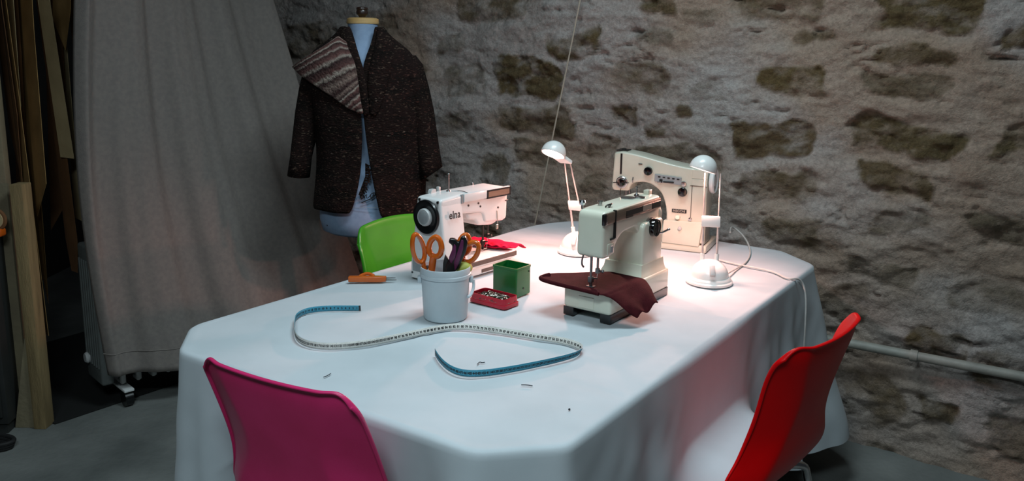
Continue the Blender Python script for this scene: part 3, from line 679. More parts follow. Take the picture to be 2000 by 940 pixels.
mb = MB(); mb.box(-.372, -.33, .03, .08, .3375, .3425, .001, 1); mb.lathe([(.009, .336), (.008, .346)], 14, 0, tr(-.35, .055, 0)); obj('spool_plate', mb, M['darksteel'], t)

# ------------------------------------------------------------------ desk lamps
def aimed(pos, d):   # local -z along d
    q = Vector(d).to_track_quat('-Z', 'Y'); return Matrix.Translation(pos) @ q.to_matrix().to_4x4()
def lamp(label, loc, foot_dir, tops, head, aim, block_q, stem, jw=1):
    """loc: base on the table; tops: where the two rods end; head: dome centre; aim: way the shade opens"""
    t = thing('desk_lamp', label, 'lamp', loc, 0, 'white desk lamps')
    L0 = Vector(loc)
    mb = MB(); mb.lathe([(.066, 0), (.070, .002), (.0705, .009), (.066, .013), (.0655, .016), (.062, .020), (.0605, .022)], 48); obj('base_ring', mb, M['lampw'], t)
    mb = MB(); mb.lathe([(.0600, .020)] + [(.0575 * math.cos(a), .022 + .052 * math.sin(a)) for a in np.linspace(0, 1.5, 12)], 48); bs = obj('base_dome', mb, M['lampw'], t)
    fd = Vector(foot_dir).normalized(); sd = Vector((fd.y, -fd.x, 0))
    mb = MB(); c = -fd * .05 + Vector((0, 0, .050)); ang = math.degrees(math.atan2(-fd.y, -fd.x))
    mb.box(-.004, .010, -.0075, .0075, -.016, .016, .002, 2, mtx=tr(*c) @ rz(ang) @ ry(-35)); obj('switch', mb, M['ltgrey'], bs)
    foots = [fd * .022 + sd * s * .022 + Vector((0, 0, .064)) for s in (-1, 1)]
    ends = [Vector(p) - L0 for p in tops]
    for f, e in zip(foots, ends):
        mb = MB(); ax = (e - f).normalized(); mb.tube([f - ax * .02, f + ax * .022], .0068, 14); obj('rod_socket', mb, M['lampw'], t)
        mb = MB(); mb.tube([f, f.lerp(e, .46)], .0036, 10); mb.tube([f.lerp(e, .42), e], .0024, 10); obj('rod', mb, M['rod'], t)
    mid = [f.lerp(e, block_q) for f, e in zip(foots, ends)]
    ax = (ends[0] - foots[0]).normalized(); sx = (mid[1] - mid[0]); hw = sx.length / 2 + .006; sx.normalize(); nx = sx.cross(ax)
    R = Matrix((sx, ax, nx)).transposed().to_4x4(); R.translation = (mid[0] + mid[1]) / 2
    mb = MB(); mb.box(-hw, hw, -.017, .017, -.006, .006, .003, 2, mtx=R); obj('slider_block', mb, M['lampw'], t)
    # head: dome open along aim
    A = aimed(Vector(head) - L0, aim); r = .042
    prof = [(r, -.006), (r * 1.02, -.003), (r, .002)] + [(r * math.cos(a), r * .98 * math.sin(a)) for a in np.linspace(.08, 1.52, 12)]
    inner = [((r - .003) * math.cos(a), (r - .003) * .96 * math.sin(a)) for a in np.linspace(1.5, .02, 10)] + [(r - .003, -.006)]
    hd = MB(); hd.loft([[(R_ * math.cos(2 * PI * k / 44), R_ * math.sin(2 * PI * k / 44), z) for k in range(44)] for R_, z in inner[::-1][::-1] + prof], True, False, 0, A)
    dome = obj('lamp_shade', hd, M['lampw'], t, 50)
    mb = MB(); mb.lathe([(.034, .002), (.034, .0035)], 36, 0, A); obj('glass_disc', mb, M['bulb'], dome)
    e = (ends[0] + ends[1]) / 2; hv = Vector(head) - L0
    mb = MB(); d = (e - hv); d = d.normalized()
    st = Matrix((sx, d, sx.cross(d))).transposed().to_4x4(); st.translation = hv.lerp(e, .72)
    mb.box(-.021 * jw, .021 * jw, -(e - hv).length * stem, .014 * jw, -.010 * jw, .010 * jw, .003, 2, mtx=st); obj('head_joint', mb, M['lampw'], dome)
    lp = bpy.data.lights.new('lamp_bulb', 'SPOT'); lp.spot_size = math.radians(164); lp.spot_blend = .45; lp.shadow_soft_size = .022; lp.color = (1.0, .47, .38)
    lo = bpy.data.objects.new('lamp_bulb', lp); COL.objects.link(lo); lo.matrix_world = Matrix.Translation(L0) @ A @ tr(0, 0, -.008)
    return t, lp
tL, lpL = lamp('white desk lamp behind the front machine, its lit shade showing', (.232, 2.795, TZ), (.35, 1, 0), ((.178, 2.775, 1.07), (.197, 2.782, 1.068)), (.138, 2.752, 1.106), (-.30, -.38, -.87), .40, .3)
tR, lpR = lamp('white desk lamp on the right with upright rods, shade facing away', (.610, 2.435, TZ), (.1, 1, 0), ((.592, 2.492, 1.083), (.637, 2.480, 1.083)), (.587, 2.50, 1.096), (-.30, -.10, -.95), .45, .05, .6)
lpL.energy = 17; lpR.energy = 15
def px_path(p, z, t=None): return [onz(u, v, z) for u, v in p]
mb = MB(); L0 = Vector((.610, 2.435, TZ))
pp = [Vector((.665, 2.46, .765)), *px_path(((1440, 524), (1458, 512), (1467, 492), (1462, 472)), .754)]; pp += [Vector((.885, 2.96, .765)), Vector((.87, 3.02, .81))]
mb.tube([p - L0 for p in [Vector((.66, 2.455, .768)), onz(1440, 524, .7545), onz(1458, 513, .7545), onz(1467, 494, .7545), onz(1461, 474, .756), onz(1447, 455, .775), onz(1428, 441, .80), Vector((.80, 2.93, .80))]], .0030, 8, smooth=3); obj('power_cord', mb, M['cable'], tR)
mb = MB(); e1 = onz(1553, 566, .752)
mb.tube([onz(1400, 507, .755), onz(1440, 517, .755), onz(1480, 524, .755), onz(1515, 532, .755), onz(1538, 546, .755), Vector((.915, 2.495, .752)), Vector((.932, 2.487, .70)), Vector((.937, 2.487, .60)), Vector((.940, 2.490, .50)), Vector((.945, 2.49, .40)), Vector((.95, 2.49, .3))], .0030, 8, smooth=3)
tag(obj('power_cable', mb, M['cable']), 'white cable running over the far right table edge and down the cloth', 'cable')

# ------------------------------------------------------------------ things on the table
t = thing('pail', 'white plastic pail holding scissors at the left middle of the table', 'pail', (-.172, 2.078, TZ))
mb = MB(); n = 48
prof = [(.0545, .003), (.0565, .0), (.058, .004), (.0635, .112), (.067, .113), (.067, .121), (.0655, .122), (.0665, .136), (.0655, .139), (.0635, .139), (.0625, .125), (.0555, .008), (.02, .006)]
mb.lathe(prof, n); obj('bucket_body', mb, M['pail'], t)
for a in (5, 185):
    mb = MB(); mb.box(.062, .073, -.011, .011, .094, .113, .003, 2, mtx=rz(a)); obj('handle_lug', mb, M['pail'], t)
mb = MB(); mb.tube([rz(5) @ Vector((.0735, 0, .099)), rz(2) @ Vector((.0745, 0, .085)), rz(-4) @ Vector((.072, 0, .072)), rz(-14) @ Vector((.069, 0, .064)), rz(-24) @ Vector((.066, 0, .062))], .004, 8, smooth=2); obj('bail_handle', mb, M['pail'], t)

def loop_handle(mb, w, h, r, mtx, flat=1.0, n=40, mi=0, tail=0):
    # an oval finger loop in local xz, thick rim
    pts = [Vector((w * math.cos(a) * (1 - .15 * math.sin(a)), 0, h * math.sin(a))) for a in np.linspace(0, 2 * PI, n, endpoint=False)]
    mb.tube(pts, r, 10, mi, mtx @ Matrix.Diagonal((1, flat, 1, 1)), closed=True)
def blade_pair(parent, col_pt, down, side):
    for s in (-1, 1):
        mb = MB(); mb.prism([(-.007, 0), (.007, 0), (.005, -.09), (0, -.105), (-.003, -.09)], s * .0012 - .001, s * .0012 + .001, 'xz', 0, mtx=col_pt @ ry(s * 5)); obj('blade', mb, M['steel'], parent)
# scissors with two orange loops, standing in the pail
t = thing('scissors', 'orange handled scissors standing in the white pail, leftmost, loops spread', 'scissors', (-.215, 2.068, TZ + .02), 0, 'scissors in the pail')
def T3(x, y, z): return tr(x + .215, y - 2.068, z - TZ - .02)
mb = MB(); m1 = tr(-.241 + .215, -.008, .169) @ rz(38) @ ry(-14)
loop_handle(mb, .0165, .039, .0058, m1, 1.25); mb.tube([m1 @ Vector((.006, 0, -.036)), Vector((-.014, .0, .122)), Vector((-.006, .004, .095))], .0062, 10, smooth=2); obj('handle_loop', mb, M['orange'], t)
mb = MB(); m2 = tr(-.197 + .215, -.004, .172) @ rz(-18) @ ry(6)
loop_handle(mb, .0175, .026, .0078, m2, 1.0); mb.tube([m2 @ Vector((-.003, 0, -.026)), Vector((.010, 0, .125)), Vector((.004, .002, .09))], .0095, 12, smooth=2); obj('handle_loop', mb, M['orange'], t)
mb = MB(); mb.prism([(-.008, .13), (.006, .13), (.006, .03), (.001, .012), (-.004, .03)], -.002, .0, 'xz', mtx=tr(.0, .003, -.01) @ ry(4)); obj('blade', mb, M['steel'], t)
mb = MB(); mb.prism([(-.006, .13), (.008, .13), (.004, .03), (-.001, .012), (-.006, .03)], .001, .003, 'xz', mtx=tr(.0, .003, -.01) @ ry(-4)); obj('blade', mb, M['steel'], t)
mb = MB(); mb.sphere((-.0, -.001, .108), .006, sc=(1, .6, 1)); obj('pivot_screw', mb, M['chrome'], t)
# black and violet shears
t = thing('scissors', 'black and violet handled shears leaning in the white pail', 'scissors', (-.150, 2.066, TZ + .02), 0, 'scissors in the pail')
mb = MB(); out = fillet([(-.022, .098), (-.006, .098), (.014, .118), (.034, .165), (.037, .190), (.030, .203), (.020, .202), (.014, .185), (.004, .195), (-.010, .196), (-.013, .186), (-.002, .178), (-.006, .150), (-.018, .13)], .006, 4)
mb.prism(out, -.010, .010, 'xz', .006, 3); obj('handle', mb, M['black'], t)
mb = MB(); mb.prism(fillet([(-.005, .130), (.006, .150), (.008, .176), (.003, .184), (-.002, .170), (-.012, .145)], .004, 3), -.0135, .0, 'xz', .003, 2); mb.prism(fillet([(.004, .112), (.012, .125), (.026, .170), (.027, .192), (.021, .195), (.014, .172), (.002, .135)], .004, 3), -.0135, .0, 'xz', .003, 2); obj('grip_inlay', mb, M['violet'], t)
mb = MB(); mb.prism(fillet([(-.028, .10), (-.012, .10), (-.014, .14), (-.022, .152), (-.027, .13)], .003, 3), -.004, .006, 'xz', .002, 2); obj('handle_stop', mb, M['rubber'], t)
mb = MB(); mb.prism([(-.018, .105), (0, .105), (-.004, .02), (-.008, .008), (-.012, .02)], -.002, .002, 'xz'); obj('blade', mb, M['steel'], t)
# third pair, right edge of the pail
t = thing('scissors', 'orange handled scissors at the right rim of the pail, partly hidden', 'scissors', (-.118, 2.085, TZ + .02), 0, 'scissors in the pail')
mb = MB(); m1 = tr(.010, .0, .155) @ rz(-12) @ ry(38); loop_handle(mb, .019, .031, .0068, m1, 1.1); mb.tube([m1 @ Vector((-.004, 0, -.031)), Vector((-.006, 0, .115)), Vector((-.010, .002, .09))], .007, 10, smooth=2); obj('handle_loop', mb, M['orange'], t)
mb = MB(); m1 = tr(-.006, .012, .172) @ rz(20) @ ry(10); loop_handle(mb, .016, .026, .0065, m1, 1.1); mb.tube([m1 @ Vector((0, 0, -.026)), Vector((-.008, .010, .115)), Vector((-.010, .006, .09))], .007, 10, smooth=2); obj('handle_loop', mb, M['orange'], t)
mb = MB(); mb.prism([(-.016, .105), (-.002, .105), (-.006, .03), (-.010, .018), (-.013, .03)], -.001, .003, 'xz'); obj('blade', mb, M['steel'], t)
mb = MB(); mb.sphere((0, 0, .105), .022, sc=(1.05, .8, .75)); mb.tube([(0, 0, .1), (-.006, .0, .05), (-.008, 0, .012)], .008, 12)
o = obj('tool_handle', mb, M['lime']); o.location = (-.124, 2.082, TZ + .028); tag(o, 'yellow green rounded tool end poking out of the white pail', 'tool')

# thread snips
t = thing('thread_snips', 'small orange thread snips lying near the left table edge', 'snips', (-.432, 2.384, TZ + .003), 3)
mb = MB(); mb.prism(fillet([(-.058, -.008), (.040, -.009), (.056, -.003), (.056, .004), (.03, .010), (-.056, .008)], .003, 3), 0, .017, 'xy', .004, 3); obj('handle', mb, M['orange'], t)
mb = MB(); mb.tube([(-.026, .014, .012), (-.012, .018, .019), (.004, .018, .020), (.018, .012, .014)], .005, 10, smooth=2); obj('finger_ring', mb, M['orange'], t)
mb = MB(); mb.prism([(.052, -.004), (.08, -.001), (.086, .001), (.052, .003)], .004, .006, 'xy'); mb.prism([(.052, -.002), (.078, .004), (.083, .006), (.052, .006)], .009, .011, 'xy'); obj('blade', mb, M['steel'], t)

# green box
def open_box(c, deg, hx, hy, h, wall, rad, m, name, label, cat, flare=1.0):
    t = thing(name, label, cat, (*c, TZ + .001), deg)
    def ring(k, z, w=0, r=rad): return [(a, b, z) for a, b in fillet([(-hx * k + w, -hy * k + w), (hx * k - w, -hy * k + w), (hx * k - w, hy * k - w), (-hx * k + w, hy * k - w)], max(r - w * .5, .001), 5)]
    mb = MB(); mb.loft([ring(1, 0, .002), ring(1, .003), ring(flare, h), ring(flare, h, wall), ring(1, .004, wall)], True, True)
    return t, mb
t, mb = open_box((.002, 2.293), -36, .0425, .036, .086, .002, .006, M['gbox'], 'storage_box', 'square green open plastic box behind the red pin tray', 'box')
obj('box_body', mb, M['gbox'], t)
mb = MB()
def rr(k, z, hx=.0425, hy=.036): return [(a, b, z) for a, b in fillet([(-hx * k, -hy * k), (hx * k, -hy * k), (hx * k, hy * k), (-hx * k, hy * k)], .006, 5)]
mb.loft([rr(1.0, .079), rr(1.03, .080), rr(1.03, .0862), rr(.955, .0862)], True, False); obj('rim', mb, M['gbox'], t)
mb = MB(); mb.lathe([(.003, -.001), (.003, .0012)], 12, 0, tr(.0425, .0, .022) @ ry(90)); mb.lathe([(.0022, -.001), (.0022, .0012)], 12, 0, tr(.0435, .026, .068) @ ry(90)); obj('peg_hole', mb, M['black'], t)
# red tray with pins
t, mb = open_box((-.046, 2.196), -38, .062, .033, .027, .0025, .012, M['rbox'], 'pin_tray', 'small red plastic tray full of metal pins beside the green box', 'tray', .97)
obj('tray_body', mb, M['rbox'], t)
mb = MB()
def r2(k, z): return [(a, b, z) for a, b in fillet([(-.062 * k, -.033 * k), (.062 * k, -.033 * k), (.062 * k, .033 * k), (-.062 * k, .033 * k)], .012, 5)]
mb.loft([r2(1.04, .001), r2(1.04, .010), r2(1.0, .0105)], True, False); obj('lower_rim', mb, M['rbox'], t)
mb = MB(); rp = random.Random(9)
for k in range(150):
    x = rp.uniform(-.052, .052); y = rp.uniform(-.025, .025); z = .010 + .017 * (1 - (x / .06) ** 2) * (1 - (y / .035) ** 2) * rp.random() ** .5; mt = tr(x, y, z) @ rz(rp.uniform(0, 360)) @ rx(rp.uniform(-60, 60))
    if k % 3: # safety pin outline
        w = rp.uniform(.008, .014); mb.tube([Vector(p) for p in ((-w, .002, 0), (w, .003, 0), (w + .003, 0, 0), (w, -.003, 0), (-w, -.002, 0), (-w - .002, 0, 0))], .0009, 6, mtx=mt, closed=True)
    else:
        mb.tube([Vector((.006 * math.cos(a), .006 * math.sin(a), 0)) for a in np.linspace(0, 2 * PI, 12, endpoint=False)], .0012, 6, mtx=mt, closed=True)
mb.loft([[(a, b, .006) for a, b in ell(0, 0, .054, .027, 24)], [(a, b, .014) for a, b in ell(0, 0, .045, .02, 24)], [(a, b, .018) for a, b in ell(0, 0, .02, .01, 24)]])
o = obj('metal_pins', mb, M['clear']); o.location = t.location + Vector((0, 0, .001)); o.rotation_euler = t.rotation_euler
tag(o, 'tangle of small steel pins heaped in the red tray', 'pins', kind='stuff')

# tape measure: a ribbon standing on its edge
TP = [(-.402, 2.107), (-.49, 2.103), (-.54, 2.083), (-.558, 2.033), (-.545, 1.974), (-.531, 1.918), (-.512, 1.868), (-.477, 1.829), (-.426, 1.814), (-.357, 1.83), (-.291, 1.87), (-.222, 1.919), (-.175, 1.952), (-.139, 1.968), (-.099, 1.966),
      (-.021, 1.938), (.055, 1.905), (.128, 1.876), (.163, 1.843), (.167, 1.817), (.146, 1.784), (.086, 1.742), (.005, 1.695), (-.061, 1.667), (-.105, 1.668), (-.135, 1.698), (-.159, 1.748), (-.172, 1.79)]
pts = [Vector((*p, 0)) for p in TP]
for _ in range(4): pts = chaikin(pts)
cum = [0]
for a, b in zip(pts, pts[1:]): cum.append(cum[-1] + (b - a).length)
TL = cum[-1]; NS = 420; H_T = .0165
def tpos(s):
    s = min(max(s, 0), TL - 1e-6); lo, hi = 0, len(cum) - 1
    while hi - lo > 1:
        m_ = (lo + hi) // 2
        if cum[m_] <= s: lo = m_
        else: hi = m_
    p = pts[lo].lerp(pts[lo + 1], (s - cum[lo]) / (cum[lo + 1] - cum[lo])); tg = (pts[min(lo + 3, len(pts) - 1)] - pts[max(lo - 2, 0)]).normalized(); return p, Vector((tg.y, -tg.x, 0))   # right-hand side
def tpt(s, h, o):   # h: height along the ribbon, o: offset to the right
    p, n = tpos(s); lean = .20 * math.sin(s * 5) - .22
    up = Vector((0, 0, 1)) * math.cos(lean) + n * math.sin(lean); nn = n * math.cos(lean) - Vector((0, 0, 1)) * math.sin(lean)
    q = p + up * h + nn * o; q.z += TZ + .0022; return q
t = thing('tape_measure', 'blue and white tailor tape measure snaking across the cloth', 'tape measure', (-.2, 1.9, TZ)); L0 = t.location.copy()
for side, nm, m in ((1, 'white_face', M['twhite']), (-1, 'blue_face', M['tblue'])):
    G = [[tpt(TL * i / NS, H_T * h, side * .0003) - L0 for h in (0, .33, .66, 1)] for i in range(NS + 1)]
    mb = MB(); mb.grid(G); fo = obj(nm, mb, m, t, 60, solid=.0005, offset=0)
    mb = MB(); cache = {}
    k = 1
    while k * .01 < TL - .004:
        num = k if side < 0 else int(TL * 100) - k + 1
        if num not in cache: cache[num] = text2d(str(num), .0082, .00035)
        vs, fs = cache[num]; s = k * .01
        mb.raw([tpt(s + x * side * .85, H_T / 2 + y, side * .0009) - L0 for x, y, z in vs], fs)
        for h0, h1 in ((.0004, .0030), (H_T - .0030, H_T - .0004)):
            for q in range(5):
                s2 = s - .005 + q * .002; hh0, hh1 = (h0, h1) if q in (0,) else ((h0, h0 + .0015) if h0 < .005 else (h1 - .0015, h1))
                mb.raw([tpt(s2 - .00018, hh0, side * .0009) - L0, tpt(s2 + .00018, hh0, side * .0009) - L0, tpt(s2 + .00018, hh1, side * .0009) - L0, tpt(s2 - .00018, hh1, side * .0009) - L0], [(0, 1, 2, 3)])
        k += 1
    obj('numerals', mb, M['ink'], fo, 0)
mb = MB(); mb.grid([[tpt(-.001 + .006 * i, H_T * h, o) - L0 for h in (0, 1)] for o, i in ((.0009, 1), (.0009, 0), (-.0009, 0), (-.0009, 1))]); obj('metal_end', mb, M['darksteel'], t, 0)
mb = MB(); mb.grid([[tpt(TL - .006 * i, H_T * h, o) - L0 for h in (0, 1)] for o, i in ((.0009, 1), (.0009, 0), (-.0009, 0), (-.0009, 1))]); obj('metal_end', mb, M['steel'], t, 0)

# thread ends left on the cloth
for lab, p in (('short black thread end on the cloth beside the pink chair', ((632, 737), (638, 735), (646, 730))),
               ('curled dark thread end lying inside the right bend of the tape', ((932, 712), (937, 707), (941, 709), (947, 708))),
               ('pale bent thread end on the bare cloth below the tape', ((1018, 752), (1028, 752), (1040, 754)))):
    mb = MB(); mb.tube([onz(u, v, TZ + .0025) for u, v in p], .0010, 6, smooth=2); tag(obj('thread_end', mb, M['thread']), lab, 'thread', 'thread ends on the cloth')
mb = MB(); mb.sphere(onz(1112, 800, TZ + .002), .0022); tag(obj('lint_speck', mb, M['thread']), 'tiny dark lint speck near the front corner of the cloth', 'lint')

# ------------------------------------------------------------------ dress form and jacket
DD = 3.25
def dp(u, v, d=DD): return at(u, v, d)
F0 = dp(714, 300); F0.z = 0
t = thing('dress_form', 'pale blue dress form with wooden neck cap wearing the brown jacket', 'dress form', F0)
def ring(v, u0, u1, depth, d=DD, n=36, yoff=0):
    a = dp(u0, v, d); b = dp(u1, v, d); c = (a + b) / 2; h = (b - a).length / 2
    return [(c.x + h * math.cos(2 * PI * k / n) - F0.x, c.y + yoff + depth * math.sin(2 * PI * k / n) - F0.y, c.z) for k in range(n)]
mb = MB()
mb.loft([ring(46, 679, 738, .055), ring(60, 682, 736, .054), ring(80, 682, 737, .055), ring(94, 672, 745, .065), ring(103, 645, 772, .08), ring(115, 622, 795, .09), ring(140, 618, 800, .105), ring(180, 626, 795, .125, yoff=-.01), ring(215, 634, 790, .128, yoff=-.012),
         ring(265, 648, 780, .105), ring(295, 646, 782, .105), ring(340, 634, 798, .125), ring(385, 626, 808, .14), ring(425, 626, 812, .142), ring(446, 632, 810, .138), ring(452, 645, 800, .12)])
body = obj('torso', mb, M['dummy'], t, 60)
mb = MB(); mb.loft([ring(47, 678, 739, .056), ring(44, 677, 740, .058), ring(37, 678, 739, .056), ring(35, 683, 734, .05)]); obj('neck_cap', mb, M['wood'], t)
mb = MB(); c = dp(707.5, 34) - F0
mb.lathe([(.012, 0), (.014, .006), (.022, .012), (.0235, .02), (.020, .028), (.0225, .031), (.0215, .037), (.010, .040)], 24, 0, tr(*c)); obj('finial_knob', mb, M['dwood'], t)
mb = MB(); b0 = dp(720, 440) - F0; mb.tube([(b0.x, 0, b0.z + .05), (b0.x, 0, .10)], .016, 16); pole = obj('stand_pole', mb, M['darksteel'], t)
for k in range(3):
    a = 2 * PI * k / 3 + .5; mb = MB(); mb.tube([(b0.x, 0, .20), (b0.x + .12 * math.cos(a), .12 * math.sin(a), .13), (b0.x + .24 * math.cos(a), .24 * math.sin(a), .012)], .010, 10, smooth=2); obj('leg', mb, M['darksteel'], t)
# signature on the hip
def front_y(u, v):  # front surface of the torso near the middle
    return .1475 * math.sqrt(max(.05, 1 - ((u - 717) / 93) ** 2))
def sig(p, r=.0016):
    return [at(u, v, DD - front_y(u, v) - .004) - F0 for u, v in p]
mb = MB()
mb.tube(sig([(703, 387), (706, 383), (709, 378), (707, 376), (704, 381), (704, 387), (708, 389), (712, 385), (714, 381), (717, 380), (715, 385), (717, 388), (721, 385), (724, 380), (728, 377), (730, 381), (727, 386), (723, 386), (724, 380)]), .0014, 8, smooth=2)
mb.tube(sig([(728, 377), (733, 377), (733, 382), (726, 388), (716, 392), (706, 396)]), .0022, 8, smooth=2); obj('script_signature', mb, M['ink'], body)
mb = MB(); p = [(640 + 4 * k, 0) for k in range(42)]
mb.tube(sig([(u, 406 - .0 * u) for u in range(690, 745, 6)]), .0008, 6); obj('seam', mb, M['grey'], body)
mb = MB(); q = sig([(722, 445)])[0]; mb.sphere(q, .004); q = sig([(640, 440)])[0]; mb.sphere(q, .004); obj('pin_head', mb, M['black'], body)

# jacket materials
def jacket_mat():
    m = bpy.data.materials.new('brown_boucle_knit'); m.use_nodes = True; nt = m.node_tree; L = nt.links; b = nt.nodes['Principled BSDF']
    b.inputs['Roughness'].default_value = .95; b.inputs['Specular IOR Level'].default_value = .15
    tc = nt.nodes.new('ShaderNodeTexCoord'); mp = nt.nodes.new('ShaderNodeMapping'); mp.inputs['Scale'].default_value = (1, 1, 2.6); L.new(tc.outputs['Object'], mp.inputs[0])
    def N(s, d): 
        n = nt.nodes.new('ShaderNodeTexNoise'); n.inputs['Scale'].default_value = s; n.inputs['Detail'].default_value = d; L.new(mp.outputs[0], n.inputs['Vector']); return n.outputs['Fac']
    def R(f, st):
        q = nt.nodes.new('ShaderNodeValToRGB'); e = q.color_ramp.elements
        while len(e) < len(st): e.new(.5)
        for k, (p, c) in enumerate(st): e[k].position = p; e[k].color = lin(c)
        L.new(f, q.inputs[0]); return q.outputs[0]
    base = R(N(9, 5), [(.35, '130f0d'), (.55, '201513'), (.7, '191411')]); fl = R(N(75, 3), [(.58, '000000'), (.70, 'ffffff')]); fc = R(N(14, 2), [(.4, '5f5145'), (.6, '4f2e29'), (.75, '7c7469')])
    mx = nt.nodes.new('ShaderNodeMix'); mx.data_type = 'RGBA'; L.new(fl, mx.inputs[0]); L.new(base, mx.inputs[6]); L.new(fc, mx.inputs[7]); L.new(mx.outputs[2], b.inputs['Base Color'])
    bp = nt.nodes.new('ShaderNodeBump'); bp.inputs['Strength'].default_value = .9; bp.inputs['Distance'].default_value = .012; L.new(N(90, 4), bp.inputs['Height']); L.new(bp.outputs[0], b.inputs['Normal'])
    return m
def stripe_mat():
    m = bpy.data.materials.new('striped_knit'); m.use_nodes = True; nt = m.node_tree; L = nt.links; b = nt.nodes['Principled BSDF']; b.inputs['Roughness'].default_value = .95
    at_ = nt.nodes.new('ShaderNodeAttribute'); at_.attribute_name = 'stripe'; sp = nt.nodes.new('ShaderNodeSeparateColor'); L.new(at_.outputs['Color'], sp.inputs[0])
    tc = nt.nodes.new('ShaderNodeTexCoord'); n = nt.nodes.new('ShaderNodeTexNoise'); n.inputs['Scale'].default_value = 60; L.new(tc.outputs['Object'], n.inputs['Vector'])
    ma = nt.nodes.new('ShaderNodeMath'); ma.operation = 'MULTIPLY_ADD'; ma.inputs[1].default_value = .05; L.new(n.outputs['Fac'], ma.inputs[0]); L.new(sp.outputs[0], ma.inputs[2])
    r = nt.nodes.new('ShaderNodeValToRGB'); e = r.color_ramp.elements
    st = [(.02, '4a2f2b'), (.09, '6d4b45'), (.12, '8f7c72'), (.16, '3d2422'), (.25, '5f403b'), (.29, '9d9186'), (.33, '2c1917'), (.42, '5c3d39'), (.46, '8d8077'), (.49, '3a2321'), (.58, '603f3b'), (.62, '8f8379'), (.66, '2b1817'), (.76, '563935'), (.80, '9a8f84'), (.84, '321c1b'), (.91, '7c6a61'), (.97, '3a2624')]
    while len(e) < len(st): e.new(.5)
    for k, (p, c) in enumerate(st): e[k].position = p; e[k].color = lin(c)
    fr_ = nt.nodes.new('ShaderNodeMath'); fr_.operation = 'PINGPONG'; fr_.inputs[1].default_value = .55; L.new(ma.outputs[0], fr_.inputs[0]); f2_ = nt.nodes.new('ShaderNodeMath'); f2_.operation = 'MULTIPLY'; f2_.inputs[1].default_value = 1.8; L.new(fr_.outputs[0], f2_.inputs[0]); L.new(f2_.outputs[0], r.inputs[0]); L.new(r.outputs[0], b.inputs['Base Color'])
    bp = nt.nodes.new('ShaderNodeBump'); bp.inputs['Strength'].default_value = .8; bp.inputs['Distance'].default_value = .01
    n2 = nt.nodes.new('ShaderNodeTexNoise'); n2.inputs['Scale'].default_value = 110; L.new(tc.outputs['Object'], n2.inputs['Vector']); L.new(n2.outputs['Fac'], bp.inputs['Height']); L.new(bp.outputs[0], b.inputs['Normal'])
    return m
JM = jacket_mat(); SM = stripe_mat()
t = thing('knitted_jacket', 'dark brown flecked knitted jacket with striped folded collar on dress form', 'jacket', F0)
#        v,  left, right, front-left, front-right, depth
LV = [(52, 668, 748, 683, 737, .075), (66, 662, 756, 689, 736, .085), (84, 640, 778, 695, 733, .095), (100, 616, 800, 701, 728, .105), (118, 602, 812, 707, 722, .115), (145, 600, 820, 714, 718.5, .13), (180, 606, 824, 718, 721, .145), (215, 612, 826, 720, 723, .148),
      (250, 618, 826, 721, 726, .14), (290, 624, 828, 721, 731, .136), (330, 624, 830, 719, 738, .145), (370, 620, 829, 711, 747, .155), (404, 616, 826, 701, 755, .160)]
rings = []
for v, u0, u1, f0, f1, dep in LV:
    a = dp(u0, v); b = dp(u1, v); c = (a + b) / 2; h = (b - a).length / 2; cu = (u0 + u1) / 2; hu = (u1 - u0) / 2
    c0 = math.acos((f0 - cu) / hu); c1 = math.acos((f1 - cu) / hu)    # angles in the front half (0 = right side)
    row = []; n = 64
    for k in range(n + 1):
        th = c0 + (2 * PI - c0 + c1) * k / n          # from left front edge over the left side, back, right side to the right front edge
        w = .004 * math.sin(th * 9 + v * .02) * max(0, (v - 120) / 300)
        hem = (8 if v > 400 and th > PI * 1.5 else 0)
        row.append((c.x + (h + w) * math.cos(th) - F0.x, c.y - (dep + w) * math.sin(th) - F0.y - .01, c.z - hem / 492))
    rings.append(row)
mb = MB(); mb.grid(rings); o = obj('jacket_body', mb, JM, t, 0, solid=.010, offset=0, sub=1); o.data.polygons.foreach_set('use_smooth', [True] * len(o.data.polygons))
def sleeve(path, name='sleeve'):
    mb = MB(); R = []
    for (u0, v0, u1, v1, dep, dy) in path:
        a = dp(u0, v0) - F0; b = dp(u1, v1) - F0; c = (a + b) / 2; ax = (b - a) / 2
        R.append([tuple(c + ax * math.cos(2 * PI * k / 24) + Vector((0, dy + dep * math.sin(2 * PI * k / 24), 0)) + ax * .04 * math.sin(5 * k)) for k in range(24)])
    mb.loft(R, True, False); obj(name, mb, JM, t, 60, solid=.008, offset=-1)
sleeve([(606, 112, 652, 118, .075, 0), (594, 132, 650, 170, .085, 0), (585, 170, 636, 200, .082, 0), (578, 215, 630, 235, .078, -.005), (574, 262, 619, 272, .072, -.015), (571, 305, 612, 308, .068, -.03), (567, 337, 610, 343, .066, -.04)])
sleeve([(770, 112, 812, 108, .075, 0), (782, 160, 826, 126, .085, 0), (796, 200, 838, 170, .082, 0), (806, 240, 848, 215, .078, -.005), (812, 280, 855, 262, .072, -.015), (818, 315, 861, 298, .07, -.03), (824, 348, 866, 322, .068, -.04)])
